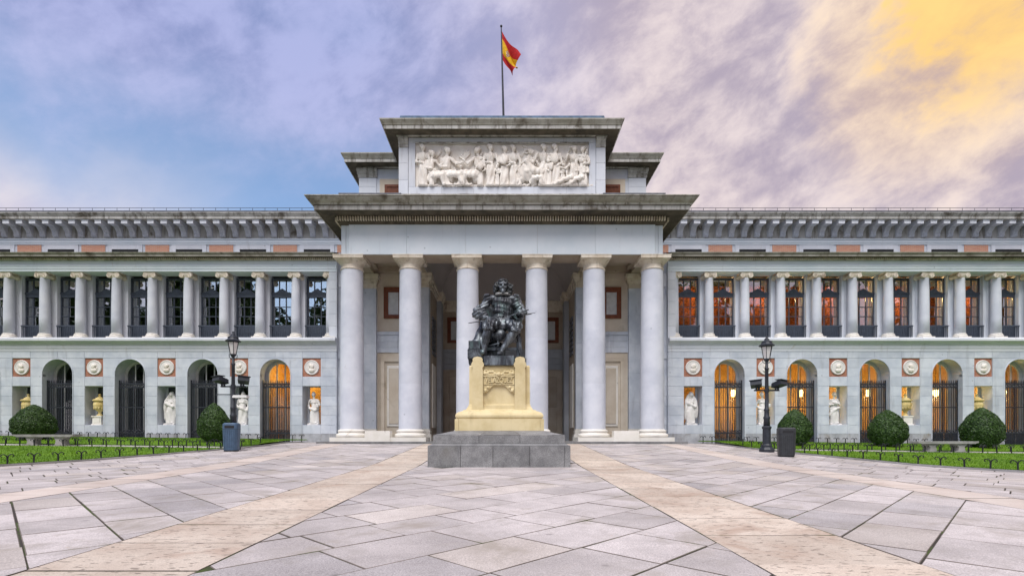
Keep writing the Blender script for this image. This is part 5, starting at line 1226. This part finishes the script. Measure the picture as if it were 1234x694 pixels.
# ================================================================== LAMP POSTS
def lamp(loc, H, lab, arm=False, flip=1):
    r = empty('street_lamp', loc); k = H/4.95; L3 = Vector(loc)
    def add(nm, mb, mat, smooth=False, par=None):
        return ob(nm, mb.mesh(nm, mat, smooth), par or r, loc)
    b = MB().lathe([(.30,0),(.31,.10),(.27,.16),(.25,.20)], 8); b.lathe([(.20,.20),(.20,.28),(.16,.34),(.155,.95),(.18,.98),(.19,1.04),(.15,1.08)], 12); add('base', b, M['iron'])
    p = MB().lathe([(.13,1.08),(.115,1.35),(.13,1.38),(.135,1.44),(.10,1.50),(.095,1.70),(.11,1.73),(.11,1.78),(.075,1.83),(.072,2.6),(.068,3.5*k),(.085,3.52*k),(.085,3.57*k),(.06,3.60*k),(.055,3.85*k)], 14); add('post', p, M['iron'], True)
    z = 3.85*k
    cr = MB().lathe([(.055,z-.02),(.10,z+.05),(.13,z+.10),(.12,z+.12)], 10)
    for q in range(4): a = math.pi/4+q*math.pi/2; cr.tube([(.06*math.cos(a),.06*math.sin(a),z-.08),(.15*math.cos(a),.15*math.sin(a),z-.02),(.16*math.cos(a),.16*math.sin(a),z+.10)], .014, 5)
    add('cradle', cr, M['iron'])
    gl = MB(); z0, z1 = z+.12, z+.62; a0, a1 = .125, .215; n = 6
    V = [(a0*math.cos(2*math.pi*q/n), a0*math.sin(2*math.pi*q/n), z0) for q in range(n)]+[(a1*math.cos(2*math.pi*q/n), a1*math.sin(2*math.pi*q/n), z1) for q in range(n)]
    gl.add(V, [(q, (q+1)%n, n+(q+1)%n, n+q) for q in range(n)]+[tuple(range(n-1,-1,-1)), tuple(range(n, 2*n))]); lg = add('lantern_glass', gl, M['lantern'])
    fr = MB()
    for q in range(n): a = 2*math.pi*q/n; fr.bar((a0*math.cos(a)*1.03, a0*math.sin(a)*1.03, z0), (a1*math.cos(a)*1.03, a1*math.sin(a)*1.03, z1), .022)
    fr.lathe([(a1*1.02,z1-.02),(a1*1.08,z1),(a1*1.08,z1+.02)], 6); add('lantern_frame', fr, M['iron'])
    add('lantern_roof', MB().lathe([(.30,z1+.02),(.305,z1+.06),(.24,z1+.10),(.20,z1+.17),(.215,z1+.19),(.19,z1+.22),(.10,z1+.27),(.09,z1+.32),(.06,z1+.34),(.035,z1+.40),(.05,z1+.43),(.0,z1+.47)], 12), M['iron'])
    zf = 2.62*k
    cb = MB().box(-.52,.52,-.03,.03,zf-.03,zf+.03).lathe([(.10,zf-.08),(.10,zf+.08)], 10); 
    for x in (-.35, -.45, .35, .45): cb.box(x-.012,x+.012,-.10,.02,zf,zf+.14)
    add('floodlight_bracket', cb, M['iron'])
    for sgn in (-1, 1):
        f = MB(); x = sgn*.42
        V = [(x-.22,-.34,zf+.22),(x+.22,-.34,zf+.22),(x+.22,-.30,zf+.42),(x-.22,-.30,zf+.42),(x-.20,.12,zf+.10),(x+.20,.12,zf+.10),(x+.20,.12,zf+.28),(x-.20,.12,zf+.28)]
        f.add(V, [(0,1,2,3),(7,6,5,4),(3,2,6,7),(0,4,5,1),(0,3,7,4),(1,5,6,2)]); f.box(x-.25,x+.25,-.36,-.06,zf+.40,zf+.425) 
        f.V = [(a-x, b, c-zf) for a, b, c in f.V]; o = ob('floodlight', f.mesh('floodlight', M['iron']), r, (loc[0]+x, loc[1], loc[2]+zf)); o.rotation_euler = (0, sgn*R(5)*flip, sgn*R(26)); 
    if arm:
        a = MB().box(-.75,.20,-.02,.02,2.30,2.34); add('side_arm', a, M['iron']); add('side_fixture', MB().box(.02,.62,-.12,.12,2.18,2.26).box(.04,.60,-.10,.10,2.26,2.29), M['whitebox'])
    tag(r, lab, 'lamp post', 'lamp posts flanking the plaza'); return r
xl, yl = -11.3, 21.7; lamp((xl, yl, zg(xl, yl)), 5.02, 'dark iron lamp post with floodlights behind the blue-grey bin', True)
xr, yr_ = 11.1, 21.5; lamp((xr, yr_, zg(xr, yr_)), 4.85, 'dark iron lamp post with floodlights beside the charcoal bin')

# ================================================================== LITTER BINS
def rbox(w, d, r, z0, z1, w2, d2, n=5):
    m = MB()
    def ring(w, d, r):
        o = []
        for cx, cy, a in ((w/2-r, d/2-r, 0), (-w/2+r, d/2-r, 90), (-w/2+r, -d/2+r, 180), (w/2-r, -d/2+r, 270)):
            for k in range(n+1): t = R(a+90*k/n); o.append((cx+r*math.cos(t), cy+r*math.sin(t)))
        return o
    A, B = ring(w, d, r), ring(w2, d2, r); k = len(A)
    return m.add([(x, y, z0) for x, y in A]+[(x, y, z1) for x, y in B], [tuple(range(k-1,-1,-1)), tuple(range(k, 2*k))]+[(i, (i+1)%k, k+(i+1)%k, k+i) for i in range(k)])
def bin_(loc, h, mat, lab, rz):
    r = empty('litter_bin', loc); r.rotation_euler = (0, 0, rz); Z = Vector((0,0,0))
    def add(nm, mb, mt, sm=False):
        o = bpy.data.objects.new(nm, mb.mesh(nm, mt, sm)); COL.objects.link(o); o.parent = r; return o
    add('foot', rbox(.50,.40,.10,0,.05,.50,.40), M['stake']); add('body', rbox(.54,.44,.13,.05,h*.78,.60,.48), mat)
    hd = rbox(.60,.48,.13,h*.78,h*.95,.60,.48); add('hood', hd, mat); add('lid', rbox(.61,.49,.13,h*.95,h,.50,.38), mat)
    add('slot', MB().box(-.18,.18,-.246,-.22,h*.81,h*.90), M['dark']); add('seam', rbox(.606,.486,.13,h*.775,h*.785,.606,.486), M['stake'])
    rib = MB()
    for k in range(7): x = -.21+k*.07; rib.bar((x*.92,-.224,.10),(x,-.242,h*.74),.018,.014)
    add('ribs', rib, mat); tag(r, lab, 'litter bin')
bin_((-10.94, 20.9, zg(-10.94, 20.9)), 1.15, M['binblue'], 'blue-grey metal litter bin in front of a lamp post', R(8)); bin_((10.66, 19.2, zg(10.66, 19.2)), 1.09, M['bingrey'], 'charcoal metal litter bin standing on the lawn corner', R(-14))

# ================================================================== CLIPPED BUSHES
def bush_mesh(seed, w, h):
    r = np.random.default_rng(seed); n = 9000
    def rad(t, ph): # egg profile with dents
        base = np.where(t < .40, np.sqrt(np.clip(1-((.40-t)/.45)**2.2, 0, 1)), np.clip(1-(np.clip(t-.40,0,1)/.61)**1.75, 0, 1)**.80)
        return base*(1+.035*np.sin(3*ph+seed)+.03*np.sin(7*t*3+2*ph+seed))
    t = r.beta(1.15, 1.25, n); ph = r.uniform(0, 2*np.pi, n); d = 1-np.abs(r.normal(0, .05, n)); R_ = rad(t, ph)*w/2*d
    C = np.c_[R_*np.cos(ph), R_*np.sin(ph), t*h]
    nx = np.c_[np.cos(ph), np.sin(ph), (t-.42)*1.4]+r.normal(0, .55, (n, 3)); nx /= np.linalg.norm(nx, axis=1)[:, None]
    a = np.cross(nx, r.normal(0, 1, (n, 3))); a /= np.linalg.norm(a, axis=1)[:, None]; b = np.cross(nx, a); sz = r.uniform(.026, .05, n)[:, None]
    V = np.zeros((n*4, 3)); V[0::4] = C-a*sz; V[1::4] = C+b*sz*.55; V[2::4] = C+a*sz; V[3::4] = C-b*sz*.55
    return V, [(4*i, 4*i+1, 4*i+2, 4*i+3) for i in range(n)]
def bush(px, d, w, h, seed, lab):
    x = (px-VPX)/F_PX*d+CAMX; z = lawn_z(x, d); root = empty('clipped_bush', (x, d, z-.02))
    V, F = bush_mesh(seed, w, h); ob('leaves', me_('leaves', [(a, b, c+.05) for a, b, c in V], F, M['topiary']), root, (x, d, z-.02))
    core = MB(); core.lathe([(max(.02, .90*w/2*(math.sqrt(max(0, 1-((.40-t)/.45)**2.2)) if t < .40 else max(0, 1-((t-.40)/.61)**1.75)**.80)), t*h*.97+.06) for t in np.linspace(.01, .97, 14)], 20)
    ob('crown', core.mesh('crown', M['topiary'], True), root, (x, d, z-.02)); ob('trunk', MB().tube([(0,0,-.06),(.01,0,.12),(0,0,.4)], [.06,.05,.05], 8).mesh('trunk', M['trunk']), root, (x, d, z-.02))
    tag(root, lab, 'bush', 'clipped bushes on the lawns')
bush(41, 24.5, 1.74, 1.62, 1, 'broad clipped dark green bush behind a stone bench, hiding an urn'); bush(258, 24.5, 1.42, 1.80, 2, 'pointed egg shaped clipped bush beside lamp post and blue-grey bin')
bush(957, 24.3, 1.50, 1.66, 3, 'clipped egg shaped bush behind the charcoal litter bin'); bush(1069, 24.3, 1.62, 1.68, 4, 'clipped round bush in front of a lit arch, between bin and bench'); bush(1183, 24.3, 1.66, 1.84, 5, 'clipped egg shaped bush at the end of bench, below an urn')

# ================================================================== BENCHES
def bench(x, y, lab):
    z = zg(x, y)+.02; r = empty('stone_bench', (x, y, z))
    ob('seat', MB().prism_xz([(-1.30,.40),(-1.20,.385),(-1.16,.36),(1.16,.36),(1.20,.385),(1.30,.40),(1.30,.47),(-1.30,.47)], -.26, .26).mesh('seat', M['bench']), r, (x, y, z))
    for sg in (-1, 1): ob('leg', MB().prism_xz([(sg*.62-.20,0),(sg*.62+.20,0),(sg*.62+.15,.06),(sg*.62+.12,.2),(sg*.62+.19,.30),(sg*.62+.22,.36),(sg*.62-.22,.36),(sg*.62-.19,.30),(sg*.62-.12,.2),(sg*.62-.15,.06)], -.20, .20).mesh('leg', M['bench']), r, (x, y, z))
    tag(r, lab, 'bench', 'stone benches on the lawn paths')
bench(-19.9, 22.6, 'long stone bench in front of the broad bush'); bench(19.35, 22.5, 'long stone bench between two egg shaped bushes')

# ================================================================== LAWN EDGING OF RAM'S HORN STAKES
def stake_mesh():
    m = MB().box(-.018,.018,-.014,.014,-.10,.24)
    for sg in (-1, 1):
        pts = [(0,0,.20),(sg*.03,0,.26),(sg*.075,0,.295),(sg*.125,0,.285),(sg*.15,0,.245),(sg*.13,0,.215),(sg*.105,0,.225)]
        m.tube(pts, [.018,.018,.017,.016,.015,.013,.010], 6)
    return m.mesh('stake', M['stake'])
stk = stake_mesh()
def edging(pts, lab, sp=.6):
    pts = [Vector(p) for p in pts]; r = None; acc = 0
    tot = sum((b-a).length for a, b in zip(pts, pts[1:])); n = int(tot/sp)
    p0 = pts[0]; r = empty('lawn_edging', (p0.x, p0.y, lawn_z(p0.x, p0.y))); wire = []
    rr = random.Random(int(tot*10))
    for i in range(n+1):
        t = i*sp
        for a, b in zip(pts, pts[1:]):
            l = (b-a).length
            if t <= l: break
            t -= l
        p = a+(b-a)*min(1, t/l); z = lawn_z(p.x, p.y); o = ob('stake', stk, r, (p.x, p.y, z)); d = (b-a).normalized(); o.rotation_euler = (rr.gauss(0,.03), rr.gauss(0,.05), math.atan2(d.y, d.x)+rr.gauss(0,.08)); wire.append((p.x, p.y, z+.02))
    MB().tube(wire, .006, 4).build('rail', M['stake'], r); tag(r, lab, 'lawn edging', 'rows of low iron lawn edging')
for s, nm, nm2 in ((-1, 'blue-grey bin', 'broad bush'), (1, 'charcoal bin', 'lit arches')):
    edging([(s*(x+.10), y) for x, y in LE[1:-1]]+[], 'low ram horn iron stakes bordering the paving near the %s' % nm)
    edging([(s*12.0, 22.1), (s*29, 22.1)], 'low ram horn iron stakes on plaza side of gravel path, %s side' % nm, .62)
    edging([(s*11.6, 23.0), (s*29, 23.0)], 'low ram horn iron stakes between gravel path and bushes, %s side' % nm2, .62)
    edging([(s*11.3, 28.95), (s*33, 28.95)], 'low ram horn iron stakes right under the facade, %s side' % nm, .5)

# ================================================================== STONE BLOCKS BETWEEN COLUMNS
for s, lab in ((-1, 'plain pale stone block between the giant columns on the side of the blue-grey bin'), (1, 'plain pale stone block between the giant columns on the side of charcoal bin')):
    V = rbox(1.36,.62,.04,0,.56,1.32,.58,2); o = ob('stone_block', V.mesh('stone_block', M['base']), None, (s*6.5, 27.1, .1)); tag(o, lab, 'stone block', 'stone blocks between the columns')

# ================================================================== LANTERNS BEHIND THE ARCHES (lit)
def pendant(x, y, z, lab, e=115, top=5.2, grp='lit lanterns behind the arches'):
    r = empty('hanging_lantern', (x, y, z))
    ob('globe', MB().lathe([(.06,-.24),(.12,-.20),(.15,0),(.13,.16),(.06,.2)], 12).mesh('globe', M['bulb']), r, (x, y, z)); ob('chain', MB().tube([(0,0,.2),(0,0,top-z)], .012, 5).mesh('chain', M['iron']), r, (x, y, z)); ob('cap', MB().lathe([(.13,.17),(.09,.24),(.02,.28)], 10).mesh('cap', M['iron']), r, (x, y, z))
    ld = bpy.data.lights.new('lantern_light', 'POINT'); ld.energy = e; ld.color = (1, .66, .26); ld.shadow_soft_size = .25; lo = bpy.data.objects.new('lantern_light', ld); COL.objects.link(lo); lo.parent = r; lo.location = (0, -.0, -.35)
    tag(r, lab, 'lantern', grp)
for k in range(5): pendant(14.1+4.14*k, 31.5, 3.05, 'lit hanging lantern glowing inside an arched doorway')
pendant(-12.6, 31.9, 4.3, 'lit hanging lantern inside the orange arched doorway next to the portico', 90)
for k in range(5): pendant(12.5+4.2*k, 31.7, 9.25, 'small lit lantern hanging inside the upper gallery windows', 90, 9.86, 'lit lanterns in the upper gallery')

# ================================================================== TREES ACROSS THE AVENUE (mirrored in the gallery glass)
def tree_mesh(seed, h, w):
    r = np.random.default_rng(seed); rr = random.Random(seed); C = []; N_ = []
    lobes = [(rr.uniform(-.34,.34)*w, rr.uniform(-.34,.34)*w, h*rr.uniform(.30,.88), rr.uniform(.16,.26)*w) for _ in range(18)]
    n = 420; cc = []
    for lx, ly, lz, lr in lobes:
        u = r.normal(0, 1, (n, 3)); u /= np.linalg.norm(u, axis=1)[:, None]; cc.append(np.array((lx, ly, lz))+u*lr*(r.random((n, 1))**.35))
    C = np.vstack(cc); n = len(C); a = r.normal(0, 1, (n, 3)); a /= np.linalg.norm(a, axis=1)[:, None]; b = np.cross(a, r.normal(0, 1, (n, 3))); b /= np.linalg.norm(b, axis=1)[:, None]; sz = r.uniform(.30, .60, n)[:, None]
    V = np.zeros((n*4, 3)); V[0::4] = C-a*sz; V[1::4] = C+b*sz*.6; V[2::4] = C+a*sz; V[3::4] = C-b*sz*.6
    t = MB().tube([(0,0,-.3),(.1,0,h*.2),(.0,.1,h*.45),(.1,.1,h*.75)], [.42,.32,.24,.10], 10)
    for lx, ly, lz, lr in lobes[:9]: t.tube([(.05,.05,h*.36),(lx*.5,ly*.5,h*.36+(lz-h*.36)*.6),(lx,ly,lz)], [.16,.10,.04], 6)
    return me_('crown', V, [(4*i, 4*i+1, 4*i+2, 4*i+3) for i in range(n)], M['treeleaf']), t.mesh('trunk', M['trunk'])
tms = [tree_mesh(11+k, (25, 28, 22)[k], (15, 16, 13)[k]) for k in range(3)]
for k, x in enumerate((-78, -66, -55, -46, -37, -28, 28, 40, 49, 61, 75)):
    y = -13-2.5*(k % 3); cr, tr = tms[k % 3]; t = empty('avenue_tree', (x, y, zfar(x, y))); t.rotation_euler = (0, 0, k*1.3)
    for nm, me in (('crown', cr), ('trunk', tr)): o = bpy.data.objects.new(nm, me); COL.objects.link(o); o.parent = t
    tag(t, 'tall leafy tree across the avenue opposite the museum', 'tree', 'trees across the avenue')
